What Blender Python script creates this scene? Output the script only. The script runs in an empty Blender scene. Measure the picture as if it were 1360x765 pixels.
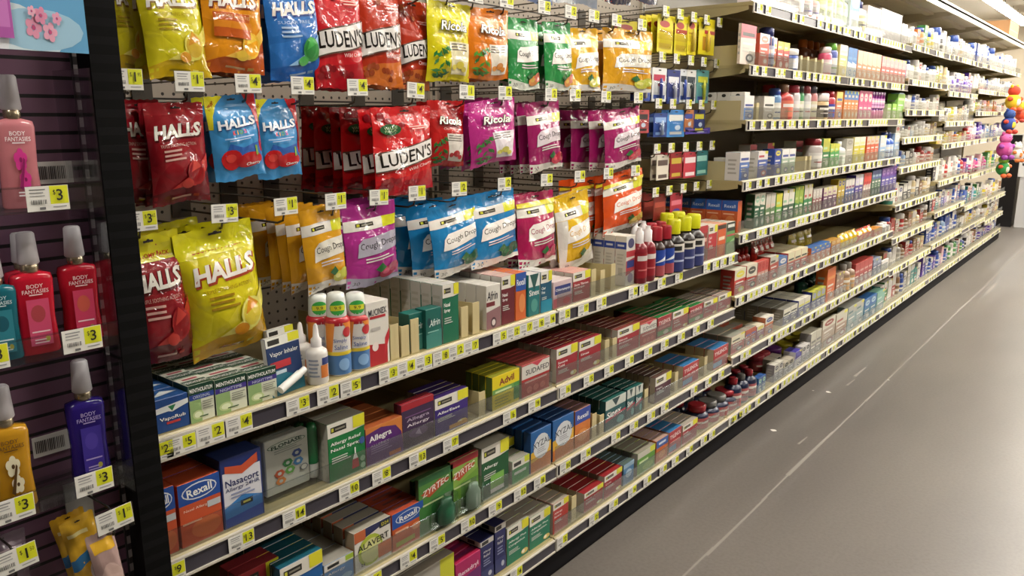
import bpy, math, random
from math import sin, cos, pi, radians
from mathutils import Vector, Matrix
D = bpy.data; COL = bpy.context.scene.collection; SC = bpy.context.scene
# ------------------------------------------------------------------ camera calibration (photo 1360x765)
F, CX, CY, HC = 1050.0, 680.0, 382.5, 1.336
_a = Vector((1540-CX, CY-155, F)).normalized()
_p = Vector((1540-CX, CY-155, F)); _u = _p.cross(Vector((1, 0, 0))).normalized()
if _u.y < 0: _u = -_u
_r = _a.cross(_u)
if _r.x < 0: _r = -_r
RX, RY, RZ = _r, _a, _u          # world axes seen from the camera (right, up, forward)
def on(px, py, X):               # where the sight line of a photo pixel meets the vertical plane x = X
    d = Vector((px-CX, CY-py, F)); w = (RX.dot(d), RY.dot(d), RZ.dot(d)); t = X/w[0]
    return w[1]*t, w[2]*t+HC
def ypx(px, X, z):               # y of the point on the line (X, z) that shows in photo column px
    k = (px-CX)/F; q = z-HC
    a0 = RX.x*X+RZ.x*q; b0 = RX.z*X+RZ.z*q
    return (a0-k*b0)/(k*RY.z-RY.x)
def zpy(py, X, y):
    k = (CY-py)/F
    a0 = RX.y*X+RY.y*y; b0 = RX.z*X+RY.z*y
    return (a0-k*b0)/(k*RZ.z-RZ.y)+HC
# ------------------------------------------------------------------ materials
_mats = {}
def lin(h):
    c = [int(h[i:i+2], 16)/255 for i in (0, 2, 4)]
    return [x/12.92 if x <= .04045 else ((x+.055)/1.055)**2.4 for x in c]
def M(h, fin='card'):
    k = (h, fin)
    if k in _mats: return _mats[k]
    m = D.materials.new(fin+'_'+h); m.use_nodes = True; nt = m.node_tree; N = nt.nodes; L = nt.links
    b = N['Principled BSDF']; b.inputs['Base Color'].default_value = (*lin(h), 1)
    R = {'card': .4, 'film': .24, 'plas': .28, 'paper': .65, 'metal': .35, 'matte': .8, 'gloss': .12, 'foil': .25, 'black': .75, 'liquid': .08, 'frost': .3}.get(fin, .4)
    b.inputs['Roughness'].default_value = R
    def tex(scale, detail=2):
        tc = N.new('ShaderNodeTexCoord'); oi = N.new('ShaderNodeObjectInfo'); mp = N.new('ShaderNodeMapping')
        mu = N.new('ShaderNodeVectorMath'); mu.operation = 'SCALE'; mu.inputs[0].default_value = (7.3, 3.1, 5.7)
        L.new(oi.outputs['Random'], mu.inputs['Scale']); L.new(tc.outputs['Object'], mp.inputs['Vector']); L.new(mu.outputs[0], mp.inputs['Location'])
        n = N.new('ShaderNodeTexNoise'); n.inputs['Scale'].default_value = scale; n.inputs['Detail'].default_value = detail
        L.new(mp.outputs[0], n.inputs['Vector']); return n, mp
    if fin == 'film':
        n, mp = tex(11, 3)
        v = N.new('ShaderNodeTexVoronoi'); v.inputs['Scale'].default_value = 17; v.feature = 'DISTANCE_TO_EDGE'; L.new(mp.outputs[0], v.inputs['Vector'])
        ad = N.new('ShaderNodeMath'); ad.operation = 'MULTIPLY_ADD'; ad.inputs[1].default_value = .45
        L.new(v.outputs['Distance'], ad.inputs[0]); L.new(n.outputs['Fac'], ad.inputs[2])
        bp = N.new('ShaderNodeBump'); bp.inputs['Strength'].default_value = .5; bp.inputs['Distance'].default_value = .016; b2 = N.new('ShaderNodeBump'); b2.inputs['Strength'].default_value = .9; b2.inputs['Distance'].default_value = .036; L.new(ad.outputs[0], b2.inputs['Height']); b.inputs['Coat Weight'].default_value = .75; b.inputs['Coat Roughness'].default_value = .04; L.new(b2.outputs[0], b.inputs['Coat Normal'])
        L.new(ad.outputs[0], bp.inputs['Height']); L.new(bp.outputs[0], b.inputs['Normal'])
        b.inputs['Specular IOR Level'].default_value = .3
    elif fin in ('card', 'plas', 'metal'):
        n, mp = tex(60, 1); bp = N.new('ShaderNodeBump'); bp.inputs['Strength'].default_value = .06; bp.inputs['Distance'].default_value = .004
        L.new(n.outputs['Fac'], bp.inputs['Height']); L.new(bp.outputs[0], b.inputs['Normal'])
    elif fin == 'black': b.inputs['Specular IOR Level'].default_value = .15
    elif fin == 'foil': b.inputs['Metallic'].default_value = .85
    elif fin in ('clear', 'liquid', 'frost'):
        out = N['Material Output']; tr = N.new('ShaderNodeBsdfTransparent'); mx = N.new('ShaderNodeMixShader')
        c = lin(h)
        if fin == 'clear':
            tr.inputs[0].default_value = (*[.6+.39*x for x in c], 1); b = N.new('ShaderNodeBsdfGlossy'); b.inputs['Roughness'].default_value = .06
            lw = N.new('ShaderNodeLayerWeight'); lw.inputs[0].default_value = .3; mr = N.new('ShaderNodeMapRange')
            mr.inputs['To Min'].default_value = .03; mr.inputs['To Max'].default_value = .4
            L.new(lw.outputs['Fresnel'], mr.inputs['Value']); L.new(mr.outputs[0], mx.inputs[0])
        else:
            tr.inputs[0].default_value = (*c, 1); mx.inputs[0].default_value = .72 if fin == 'liquid' else .6
        L.new(tr.outputs[0], mx.inputs[1]); L.new(b.outputs[0], mx.inputs[2]); L.new(mx.outputs[0], out.inputs[0])
    _mats[k] = m; return m
# ------------------------------------------------------------------ mesh builder
_txt = {}
def text_tris(s, bold=0.0, shear=0.0):
    k = (s, bold, shear)
    if k in _txt: return _txt[k]
    cu = D.curves.new('t', 'FONT'); cu.body = s; cu.offset = bold; cu.shear = shear; cu.resolution_u = 2; cu.size = 1
    ob = D.objects.new('t', cu); me = D.meshes.new_from_object(ob)
    P = [(v.co.x, v.co.y) for v in me.vertices]; T = [[P[i] for i in p.vertices] for p in me.polygons]
    D.meshes.remove(me); D.objects.remove(ob); D.curves.remove(cu)
    xs = [p[0] for t in T for p in t] or [0, 1]; ys = [p[1] for t in T for p in t] or [0, 1]
    x0, x1, y0, y1 = min(xs), max(xs), min(ys), max(ys)
    T = [[((x-x0)/(x1-x0+1e-9)-.5, (y-y0)/(y1-y0+1e-9)-.5) for x, y in t] for t in T]
    _txt[k] = (T, (x1-x0)/(y1-y0+1e-9)); return _txt[k]
def clip_slabs(poly, ax, n):
    lo = min(p[ax] for p in poly); hi = max(p[ax] for p in poly)
    i0 = max(0, int(math.floor(lo*n+1e-7))); i1 = min(n-1, int(math.ceil(hi*n-1e-7))-1); out = []
    for i in range(i0, i1+1):
        q = poly
        for bd, sg in ((i/n, 1), ((i+1)/n, -1)):
            if (sg > 0 and i == i0) or (sg < 0 and i == i1): continue
            r = []
            for j in range(len(q)):
                a, b = q[j-1], q[j]; da = (a[ax]-bd)*sg; db = (b[ax]-bd)*sg
                if (da >= 0) != (db >= 0):
                    t = da/(da-db); r.append((a[0]+(b[0]-a[0])*t, a[1]+(b[1]-a[1])*t))
                if db >= 0: r.append(b)
            q = r
            if len(q) < 3: break
        if len(q) >= 3: out.append(q)
    return out
class MB:
    def __init__(s): s.v = []; s.f = []
    def face(s, pts, m, sm=False):
        i = len(s.v); s.v += [tuple(p) for p in pts]; s.f.append((tuple(range(i, i+len(pts))), m, sm))
    def grid(s, P, m, sm=True, flip=False, wrap=False):
        i = len(s.v); nr = len(P); nc = len(P[0])
        for r in P: s.v += [tuple(p) for p in r]
        for a in range(nr-1):
            for c in range(nc if wrap else nc-1):
                d = (c+1) % nc; q = (i+a*nc+c, i+a*nc+d, i+(a+1)*nc+d, i+(a+1)*nc+c)
                s.f.append((q[::-1] if flip else q, m(a, c) if callable(m) else m, sm))
    def box(s, x0, x1, y0, y1, z0, z1, m, mL=None, mT=None, mR=None):
        c = [(x, y, z) for x in (x0, x1) for y in (y0, y1) for z in (z0, z1)]; i = len(s.v); s.v += c
        for q, mm in (((4, 6, 7, 5), m), ((0, 1, 3, 2), m), ((0, 4, 5, 1), mL or m), ((2, 3, 7, 6), mR or mL or m), ((1, 5, 7, 3), mT or m), ((0, 2, 6, 4), m)):
            s.f.append((tuple(i+j for j in q), mm, False))
    def bev(s, x0, x1, y0, y1, z0, z1, b, m, mL=None, mT=None, mR=None):   # box with chamfered edges
        X, Y, Z = (x0, x1), (y0, y1), (z0, z1); sg = (1, -1); V = {}
        for a in (0, 1):
            for c in (0, 1):
                for e in (0, 1):
                    p = (X[a], Y[c], Z[e]); q = (X[a]+b*sg[a], Y[c]+b*sg[c], Z[e]+b*sg[e])
                    for k in range(3):
                        V[a, c, e, k] = len(s.v); s.v.append(tuple(p[j] if j == k else q[j] for j in range(3)))
        fm = {(0, 1): m, (0, 0): m, (1, 0): mL or m, (1, 1): mR or mL or m, (2, 1): mT or m, (2, 0): m}
        for k in range(3):
            for t in (0, 1):
                o = [(0, 0), (1, 0), (1, 1), (0, 1)]; ids = []
                for (i, j) in o:
                    c = [i, j]; c.insert(k, t); ids.append(V[tuple(c)+(k,)])
                if (t == 0) != (k == 1): ids = ids[::-1]
                s.f.append((tuple(ids), fm[(k, t)], False))
        for k in range(3):
            k1, k2 = [j for j in range(3) if j != k]
            for i in (0, 1):
                for j in (0, 1):
                    def g(t, w):
                        c = [0, 0, 0]; c[k] = t; c[k1] = i; c[k2] = j; return V[tuple(c)+(w,)]
                    s.f.append(((g(0, k1), g(1, k1), g(1, k2), g(0, k2)), m, False))
        for a in (0, 1):
            for c in (0, 1):
                for e in (0, 1): s.f.append(((V[a, c, e, 0], V[a, c, e, 1], V[a, c, e, 2]), m, False))
    def lathe(s, prof, m, n=20, c=(0, 0, 0), sx=1.0, sy=1.0, sm=True):   # prof: (r, z) bottom to top; sx, sy flatten it
        P = [[(c[0]+r*sx*cos(2*pi*k/n), c[1]+r*sy*sin(2*pi*k/n), c[2]+z) for k in range(n)] for r, z in prof]
        s.grid(P, m, sm, wrap=True)
        s.face(P[0][::-1], m(0, 0) if callable(m) else m); s.face(P[-1], m(len(prof)-2, 0) if callable(m) else m)
    def tube(s, pts, r, m, n=6):
        P = []; pts = [Vector(p) for p in pts]
        for i, p in enumerate(pts):
            t = (pts[min(i+1, len(pts)-1)]-pts[max(i-1, 0)]).normalized()
            a = t.cross(Vector((0, 0, 1)) if abs(t.z) < .9 else Vector((0, 1, 0))).normalized(); b = t.cross(a)
            P.append([p+a*r*cos(2*pi*k/n)+b*r*sin(2*pi*k/n) for k in range(n)])
        s.grid(P, m, True, wrap=True); s.face(P[0][::-1], m); s.face(P[-1], m)
    def prism(s, prof, y0, y1, m):     # (x, z) outline extruded along y
        P = [[(x, y, z) for x, z in prof] for y in (y0, y1)]
        s.grid(P, m, False, wrap=True); s.face(P[0][::-1] if 0 else P[0], m); s.face(P[1][::-1], m)
    def art(s, items, S, w, h, fin, nu=0, nv=0, lift=.0003, step=.00013):
        for it in items:
            k = it[0]; polys = []
            if k == 'r': _, a, b, c, d, col = it; polys = [[(a, b), (c, b), (c, d), (a, d)]]
            elif k == 'e':
                _, cu, cv, ru, rv, col = it; polys = [[(cu+ru*cos(2*pi*j/16), cv+rv*sin(2*pi*j/16)) for j in range(16)]]
            elif k == 'p': _, pts, col = it; polys = [pts]
            elif k == 't':
                _, tx, cu, cv, wu, hv, col = it[:7]; o = it[7] if len(it) > 7 else {}
                T, asp = text_tris(tx, o.get('b', 0.0), o.get('sh', 0.0)); wu = wu or hv*h*asp/w; rt = radians(o.get('rot', 0)); cr, sr = cos(rt), sin(rt)
                for t in T:
                    q = []
                    for x, y in t:
                        X, Y = x*wu*w, y*hv*h; q.append((cu+(X*cr-Y*sr)/w, cv+(X*sr+Y*cr)/h))
                    polys.append(q)
            m = M(col, fin); weld = {}
            for q in polys:
                q = [(min(1, max(0, a)), min(1, max(0, b))) for a, b in q]
                pcs = [q]
                if nu: pcs = [r for p in pcs for r in clip_slabs(p, 0, nu)]
                if nv: pcs = [r for p in pcs for r in clip_slabs(p, 1, nv)]
                for r in pcs:
                    ids = []
                    for p in r:
                        key = (round(p[0], 4), round(p[1], 4))
                        if key not in weld: weld[key] = len(s.v); s.v.append(tuple(S(p[0], p[1], lift)))
                        if weld[key] not in ids: ids.append(weld[key])
                    if len(ids) > 2: s.f.append((tuple(ids), m, bool(nu)))
            lift += step
    def mesh(s, name):
        me = D.meshes.new(name); me.from_pydata(s.v, [], [f[0] for f in s.f]); mi = {}
        for f in s.f:
            if f[1].name not in mi: mi[f[1].name] = len(mi); me.materials.append(f[1])
        me.polygons.foreach_set('material_index', [mi[f[1].name] for f in s.f]); me.polygons.foreach_set('use_smooth', [f[2] for f in s.f])
        me.update(); return me
    def build(s, name, parent=None, loc=None, rot=None):
        return link(name, s.mesh(name), parent, loc, rot)
def link(name, data, parent=None, loc=None, rot=None):
    o = D.objects.new(name, data); COL.objects.link(o)
    if parent: o.parent = parent
    if loc is not None: o.location = loc
    if rot is not None: o.rotation_euler = rot
    return o
def tag(o, label=None, cat=None, group=None, kind=None):
    for k, v in (('label', label), ('category', cat), ('group', group), ('kind', kind)):
        if v: o[k] = v
    return o
def thing(name, label, cat, loc=(0, 0, 0), rot=(0, 0, 0), group=None):
    o = link(name, None, None, loc, rot); o.empty_display_size = .05; return tag(o, label, cat, group)
def copy_tree(o, loc=None, rot=None, label=None, group=None):
    kids = KIDS.get(o.name, ())
    c = o.copy(); COL.objects.link(c)
    if loc is not None: c.location = loc
    if rot is not None: c.rotation_euler = rot
    if label: c['label'] = label
    if group: c['group'] = group
    for k in kids:
        d = k.copy(); COL.objects.link(d); d.parent = c
        for g in KIDS.get(k.name, ()):
            e = g.copy(); COL.objects.link(e); e.parent = d
    return c
KIDS = {}
def part(mb, name, parent, loc=None, label=None):
    o = mb.build(name, parent, loc); KIDS.setdefault(parent.name, []).append(o)
    if label: o['label'] = label
    return o
PROD = []      # (shelf key, y, short phrase) of everything on sale, for the price tag labels
ORD = ['leftmost', 'second', 'third', 'fourth', 'fifth', 'sixth', 'seventh', 'eighth', 'ninth', 'tenth', 'eleventh', 'twelfth', 'thirteenth', 'fourteenth', 'fifteenth', 'sixteenth', 'seventeenth', 'eighteenth', 'nineteenth', 'twentieth']
NUM = ['no', 'one', 'two', 'three', 'four', 'five', 'six', 'seven', 'eight', 'nine', 'ten', 'eleven', 'twelve', 'thirteen', 'fourteen']
# ------------------------------------------------------------------ product kinds (front faces +x, y runs to the right, z up)
def Sfront(w, h): return lambda u, v, l: (l, u*w, v*h)
def Sleft(d, h): return lambda u, v, l: (-d+u*d, -l, v*h)
def Stop(w, h, d): return lambda u, v, l: (-v*d, u*w, h+l)
def box_mesh(w, h, d, base, front=(), left=(), top=(), lc=None, tc=None, fin='card', b=.0008):
    mb = MB(); mb.bev(-d, 0, 0, w, 0, h, b, M(base, fin), M(lc, fin) if lc else None, M(tc, fin) if tc else None)
    mb.art(front, Sfront(w, h), w, h, fin); mb.art(left, Sleft(d, h), d, h, fin); mb.art(top, Stop(w, h, d), w, d, fin)
    return mb
def bag_mesh(w, h, t, base, items, seed=0, head=.14, back=None, fin='film', nu=12, nv=18):
    rd = random.Random(seed); ph = [rd.uniform(0, 6.28) for _ in range(8)]; fr = [rd.uniform(5, 13) for _ in range(4)]
    def prof(u, v):
        a = max(0, 1-abs(2*u-1)**2.6)**.6
        q = (v-.045)/(1-head-.045); b = sin(pi*min(1, max(0, q)))**.55 if 0 < q < 1 else 0
        return a, b
    def S(u, v, l, sg=1):
        a, b = prof(u, v)
        wr = (sin(fr[0]*u+fr[1]*v+ph[0])+.7*sin(fr[2]*v*1.7-fr[3]*u+ph[1])+.5*sin(19*u+11*v+ph[2]))*.0011*(a*.8+.2)
        wy = w*(1-.035*b+.006*sin(9*v+ph[3]))
        x = sg*(.5*t*a*b*(1.18-.36*v)+l+.0006)+wr+.004*sin(3*v+ph[5])*(1-b)
        yy = (u-.5)*wy+.004*sin(5*v+ph[4])*w*6*.12
        z = (v-1)*h+(.0016 if int(round(u*nu)) % 2 else 0)*(1 if v > .999 or v < .001 else 0)+.003*sin(6*u+ph[6])*(1-v)
        return (x, yy, z)
    mb = MB(); G = lambda sg: [[S(i/nu, j/nv, 0, sg) for i in range(nu+1)] for j in range(nv+1)]
    mb.grid(G(1), M(base, fin)); mb.grid(G(-1), M(back or base, fin), flip=True)
    mb.art(list(items)+[('r', .42, .945, .58, .962, '2a2422'), ('e', .5, .958, .03, .014, '2a2422')], S, w, h, fin, nu, nv, .0004, .00022)
    return mb
def bars(u0, u1, v0, v1, n, col, rag=.25, seed=1):   # lines of small print
    r = random.Random(seed); dv = (v1-v0)/n
    return [('r', u0, v0+i*dv+dv*.25, u1-(u1-u0)*r.random()*rag, v0+i*dv+dv*.7, col) for i in range(n)]
# ---- printed fronts
def a_halls(c, dark, sub, fruit, band, header=None, kids=False, subt='TRIPLE SOOTHING ACTION', tv=.73):
    it = []
    if header: it += [('r', 0, .80, 1, 1, header), ('t', 'ECONOMY PACK', .5, .845, .62, .035, 'b03018', {'b': .02})]
    it += [('p', [(0, .0), (1, 0), (1, .34), (.55, .2), (0, .12)], band)]
    it += [('t', 'HALLS', .515, tv-.012, .85, .155, dark, {'b': .055, 'sh': .22, 'rot': 3}), ('t', 'HALLS', .5, tv, .83, .138, 'e8e4dc', {'b': .04, 'sh': .22, 'rot': 3})]
    if subt: it += [('t', subt, .47, tv-.14, .62, .03, sub, {'rot': 1})]
    it += bars(.2, .58, tv-.30, tv-.17, 3, sub)
    it += [('p', [(.28, .16), (.62, .27), (.98, .5), (.98, .36), (.7, .16)], fruit[0]), ('e', .73, .3, .17, .13, fruit[1]), ('e', .73, .3, .14, .105, fruit[2]), ('p', [(.62, .3), (.7, .44), (.84, .36)], fruit[3]), ('e', .56, .19, .1, .05, fruit[3])]
    it += [('r', .3, .055, .62, .075, sub), ('r', .66, .05, .76, .08, fruit[0])]
    return it
def a_hallskid():
    return [('p', [(0, 1), (0, .62), (.06, .62), (.1, .78), (.2, .9), (.34, .99), (.36, 1)], 'd8d028'), ('t', 'NEW!', .1, .9, .17, .05, 'b03018', {'rot': 48, 'b': .02}),
            ('p', [(.72, 1), (.98, 1), (1, .3), (.9, .3), (.95, .55), (.86, .82)], 'b01820'),
            ('p', [(.1, .24), (.3, .45), (.55, .38), (.9, .42), (.96, .2), (.8, .16), (.2, .16)], '2f5fae'),
            ('e', .3, .26, .2, .12, 'c01c20'), ('e', .66, .22, .28, .09, 'b81820'), ('e', .28, .28, .1, .05, 'd84038'), ('r', .8, .26, .85, .38, '80a848'),
            ('t', 'Cherry', .72, .165, .3, .045, 'f0e8e8', {'b': .02}),
            ('t', 'HALLS', .51, .675, .78, .125, '284888', {'b': .05, 'sh': .1, 'rot': 3}), ('t', 'HALLS', .5, .68, .76, .112, 'e8ecf0', {'b': .035, 'sh': .1, 'rot': 3}),
            ('t', 'K', .4, .57, .06, .05, 'd84830', {'b': .03}), ('t', 'I', .47, .57, .02, .05, 'e0b030', {'b': .03}), ('t', 'D', .54, .57, .06, .05, '68a840', {'b': .03}), ('t', 'S', .62, .57, .06, .05, 'd06090', {'b': .03}),
            ('r', .2, .50, .8, .515, 'a8c8e8'), ('r', .28, .475, .7, .487, 'a8c8e8')]
def a_ludens(c2, blob, value=False, word='Wild Cherry', band='e4e0dc'):
    it = [('p', [(0, 0), (1, 0), (1, .26), (0, .18)], c2)]
    r = random.Random(len(c2)+len(blob))
    it += [('e', r.uniform(.08, .92), r.uniform(.05, .2), .055, .03, blob) for _ in range(9)]+[('e', r.uniform(.1, .5), r.uniform(.8, .93), .06, .03, blob) for _ in range(4)]
    it += [('p', [(.0, .265), (1, .395), (1, .625), (0, .495)], '5a4038'), ('p', [(.0, .28), (1, .41), (1, .61), (0, .48)], band)]
    it += [('t', "LUDEN'S", .5, .445, .9, .15, '181414', {'rot': 5.5, 'b': .015})]
    it += [('t', word, .72, .31, .45, .045, 'f0dcd8', {'rot': 6}), ('r', .55, .77, .9, .782, 'e8b8b0'), ('r', .6, .745, .92, .757, 'e8b8b0')]
    if value: it += [('e', .24, .755, .17, .062, '1c5028'), ('t', 'VALUE', .24, .775, .22, .03, 'b8d0a0', {'rot': 5}), ('t', 'PACK', .24, .74, .2, .028, 'b8d0a0', {'rot': 5})]
    return it
def a_ricola(sub, panel, leaf, fruit, word):
    it = [('p', [(.4, .5), (.92, .5), (.88, .08), (.5, .08)], panel)]
    it += bars(.44, .84, .38, .49, 3, '706860', .1)+[('e', .55, .17, .06, .035, fruit), ('e', .68, .2, .09, .05, fruit), ('e', .78, .15, .06, .035, fruit)]
    r = random.Random(3)
    for _ in range(22):
        x, y, a = r.uniform(.05, .38), r.uniform(.06, .42), r.uniform(0, 3.1); ca, sa = cos(a), sin(a)
        it.append(('p', [(x-.1*ca, y-.05*sa), (x+.03*sa, y-.022*ca), (x+.1*ca, y+.05*sa), (x-.03*sa, y+.022*ca)], leaf if r.random() < .6 else '3c7a3c'))
    it += [('t', 'Ricola', .5, .7, .62, .135, '1c2428', {'b': .07, 'sh': .2, 'rot': -2}), ('t', 'Ricola', .5, .7, .59, .118, 'f4f0e4', {'b': .02, 'sh': .2, 'rot': -2})]
    it += [('t', word, .52, .57, .5, .045, sub, {'b': .01})]
    return it
def a_drops(c, dk, fruit, word='f2eee8', bottom='dcd8d0', yel='d4d42c', wtx='2a2828', big=False):
    it = [('p', [(0, .0), (1, 0), (1, .06), (.5, .1), (0, .14)], bottom), ('r', 0, .7, 1, .83, 'e4e0d8'), ('r', .7, .7, 1, .83, yel), ('r', .2, .745, .52, .79, '26241f'), ('r', .22, .752, .27, .783, 'c8c840'), ('r', .3, .758, .5, .776, '8a8678')]
    it += [('p', [(.16, .38), (1, .42), (1, .63), (.3, .6), (.2, .54)], word), ('t', 'Cough Drops', .6, .505, .74, .1, wtx, {'rot': 2})]
    it += bars(.3, .9, .30, .37, 2, 'd8d0d0')
    it += [('e', .74, .13, .16, .075, fruit[0]), ('e', .88, .17, .13, .07, fruit[1]), ('e', .7, .14, .07, .03, fruit[2]), ('p', [(.5, .2), (.62, .27), (.7, .2), (.6, .15)], '2c6a38'), ('t', '30', .16, .06, .12, .045, '4a4a4a')]
    return it
def a_store(c, words, logo='26241f', tcol='f0f0ec', band=.26, pic=None, bandc='dedad0'):
    it = [('r', 0, 1-band, 1, 1, bandc), ('p', [(0, 1-band), (1, 1-band), (1, 1-band*.9), (.5, 1-band*1.05), (0, 1-band*1.25)], c), ('r', .08, 1-band*.68, .5, 1-band*.28, logo), ('r', .1, 1-band*.6, .16, 1-band*.36, 'c4c43c'), ('r', .2, 1-band*.55, .46, 1-band*.42, '8a8678'), ('r', .68, 1-band*.86, 1, 1, 'd8d22c')]
    v = 1-band-.12
    for wd in words:
        it.append(('t', wd, .06+min(.82, .075*len(wd))/2, v, min(.82, .075*len(wd)), .07, tcol, {'b': .012})); v -= .105
    it += bars(.07, .6, v-.12, v, 3, 'c8ccc4')
    if pic == 'nasal': it += [('p', [(.6, .1), (.8, .1), (.78, .26), (.62, .26)], 'b82830'), ('p', [(.63, .26), (.77, .26), (.72, .36), (.68, .36)], 'e8e8e4'), ('r', .685, .36, .715, .46, 'f0f0ec'), ('e', .9, .22, .07, .05, '9cc8a4'), ('e', .9, .1, .07, .05, '9cc8a4'), ('e', .9, .54, .08, .06, '3a5a98')]
    elif pic == 'pill': it += [('e', .8, .14, .16, .07, 'd8c070'), ('e', .74, .15, .07, .05, 'f0e8d0')]
    return it
LAMP, EXPO = 60.0, -0.08
LROWS = [(-.3, [-1.4, 1.0, 2.6, 3.9, 5.15, 6.4, 7.65, 8.9, 10.15, 11.4, 12.65, 13.9]), (-1.95, [11.0, 12.3, 13.6, 14.9]), (2.0, [2+2.2*i for i in range(7)]), (.75, [6.0, 7.6, 9.2, 10.8, 12.4, 14.0])]  # last row is added to brighten the far end of the aisle
# ------------------------------------------------------------------ fixtures
XF, XB = -1.22, -1.69             # front edge and back panel of the shelving run
BAY = lambda k: .508+1.2192*k if k else .584
U23 = [('top', 1.712), ('second', 1.487), ('third', 1.283), ('fourth', 1.052), ('fifth', .846), ('sixth', .593), ('seventh', .343), ('bottom', .084)]
ZB = {0: [('A', .775), ('B', .553), ('C', .318), ('bottom', .084)]}; ZB[1] = ZB[0]
ZB[2] = ZB[3] = U23
ZB[4] = [('top', 1.730), ('second', 1.524), ('third', 1.340), ('fourth', 1.167), ('fifth', .983), ('sixth', .747), ('seventh', .535), ('eighth', .328), ('bottom', .084)]
ZB[5] = [('top', 1.735), ('second', 1.480), ('third', 1.262), ('fourth', 1.097), ('fifth', .822), ('sixth', .586), ('seventh', .343), ('bottom', .084)]
ZB[6] = [('top', 1.740), ('second', 1.527), ('third', 1.342), ('fourth', 1.100), ('fifth', .800), ('sixth', .528), ('seventh', .325), ('bottom', .084)]
ZB[7] = [('top', 1.745), ('second', 1.53), ('third', 1.345), ('fourth', 1.105), ('fifth', .80), ('sixth', .490), ('seventh', .275), ('bottom', .084)]
SNAME = {'A': 'highest', 'B': 'second', 'C': 'third'}
BN = ['first', 'second', 'third', 'fourth', 'fifth', 'sixth', 'seventh', 'eighth']
CREAM, DARK, EDGE = 'a3966c', '3c3943', 'c4beb2'
def tex_mat(name, kind, c1, c2, rough=.5):
    m = D.materials.new(name); m.use_nodes = True; nt = m.node_tree; N = nt.nodes; L = nt.links; b = N['Principled BSDF']; b.inputs['Roughness'].default_value = rough
    tc = N.new('ShaderNodeTexCoord'); sp = N.new('ShaderNodeSeparateXYZ'); L.new(tc.outputs['Object'], sp.inputs[0])
    def mth(op, a, c=None):
        n = N.new('ShaderNodeMath'); n.operation = op
        for i, x in enumerate((a, c)):
            if x is None: continue
            if isinstance(x, (int, float)): n.inputs[i].default_value = x
            else: L.new(x, n.inputs[i])
        return n.outputs[0]
    mx = N.new('ShaderNodeMix'); mx.data_type = 'RGBA'; mx.inputs['A'].default_value = (*lin(c1), 1); mx.inputs['B'].default_value = (*lin(c2), 1)
    if kind == 'peg':
        fy = mth('SUBTRACT', mth('FRACT', mth('DIVIDE', sp.outputs[1], .0254)), .5); fz = mth('SUBTRACT', mth('FRACT', mth('DIVIDE', sp.outputs[2], .0254)), .5)
        r2 = mth('ADD', mth('MULTIPLY', fy, fy), mth('MULTIPLY', fz, fz)); hole = mth('LESS_THAN', r2, .019)
        gz = mth('LESS_THAN', mth('FRACT', mth('DIVIDE', sp.outputs[2], .1524)), .03)
        fac = mth('MAXIMUM', hole, gz)
    elif kind == 'slat':
        fac = mth('LESS_THAN', mth('FRACT', mth('DIVIDE', sp.outputs[2], .0262)), .2)
    elif kind == 'slot':
        fac = mth('LESS_THAN', mth('FRACT', mth('DIVIDE', sp.outputs[2], .0254)), .55)
    L.new(fac, mx.inputs['Factor']); L.new(mx.outputs['Result'], b.inputs['Base Color'])
    bp = N.new('ShaderNodeBump'); bp.invert = True; bp.inputs['Strength'].default_value = .6; bp.inputs['Distance'].default_value = .004; L.new(fac, bp.inputs['Height']); L.new(bp.outputs[0], b.inputs['Normal'])
    return m
PEG = tex_mat('pegboard', 'peg', 'a79d90', '2c2824', .5); SLAT = tex_mat('slatwall', 'slat', '6a4a5e', '141014', .4)
SLOT = tex_mat('slotted_steel', 'slot', 'a09a90', '201e1c', .4); SLOTB = tex_mat('slotted_black', 'slot', '0c0b0d', '030303', .8); SLOTB.node_tree.nodes['Principled BSDF'].inputs['Specular IOR Level'].default_value = .15
SLOTG = tex_mat('slotted_grey', 'slot', '2a2628', '8a8484', .4)
# bays: one fixture each (back panel, slotted uprights, base with kick plate)
for k in range(8):
    y0, y1 = BAY(k), BAY(k+1); zt = 2.12
    r = thing('gondola_bay', f'{BN[k]} steel shelving bay counted from the black post, with {"pegboard" if k < 2 else "plain"} back', 'shelving', (XB, y0, 0), group=None)
    m = MB(); m.box(-.012, 0, .004, y1-y0-.004, .12, zt if k < 2 else 1.985, PEG if k < 2 else M('8c8376', 'metal')); part(m, 'pegboard' if k < 2 else 'back_panel', r)
    for yy in ((0, y1-y0) if k == 7 else (0,)):
        m = MB(); m.box(-.03, .012, yy-.014, yy+.014, 0, zt+.02, M('b4aa98', 'metal')); m.box(.0121, .013, yy-.005, yy+.005, .2, zt, SLOT); part(m, 'slotted_upright', r)
    m = MB(); m.box(.35, .455, .0, y1-y0, .0, .082, M('0d0c0f', 'black')); m.box(.452, .460, 0, y1-y0, .012, .074, M('121014', 'black')); part(m, 'kick_plate', r)
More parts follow.
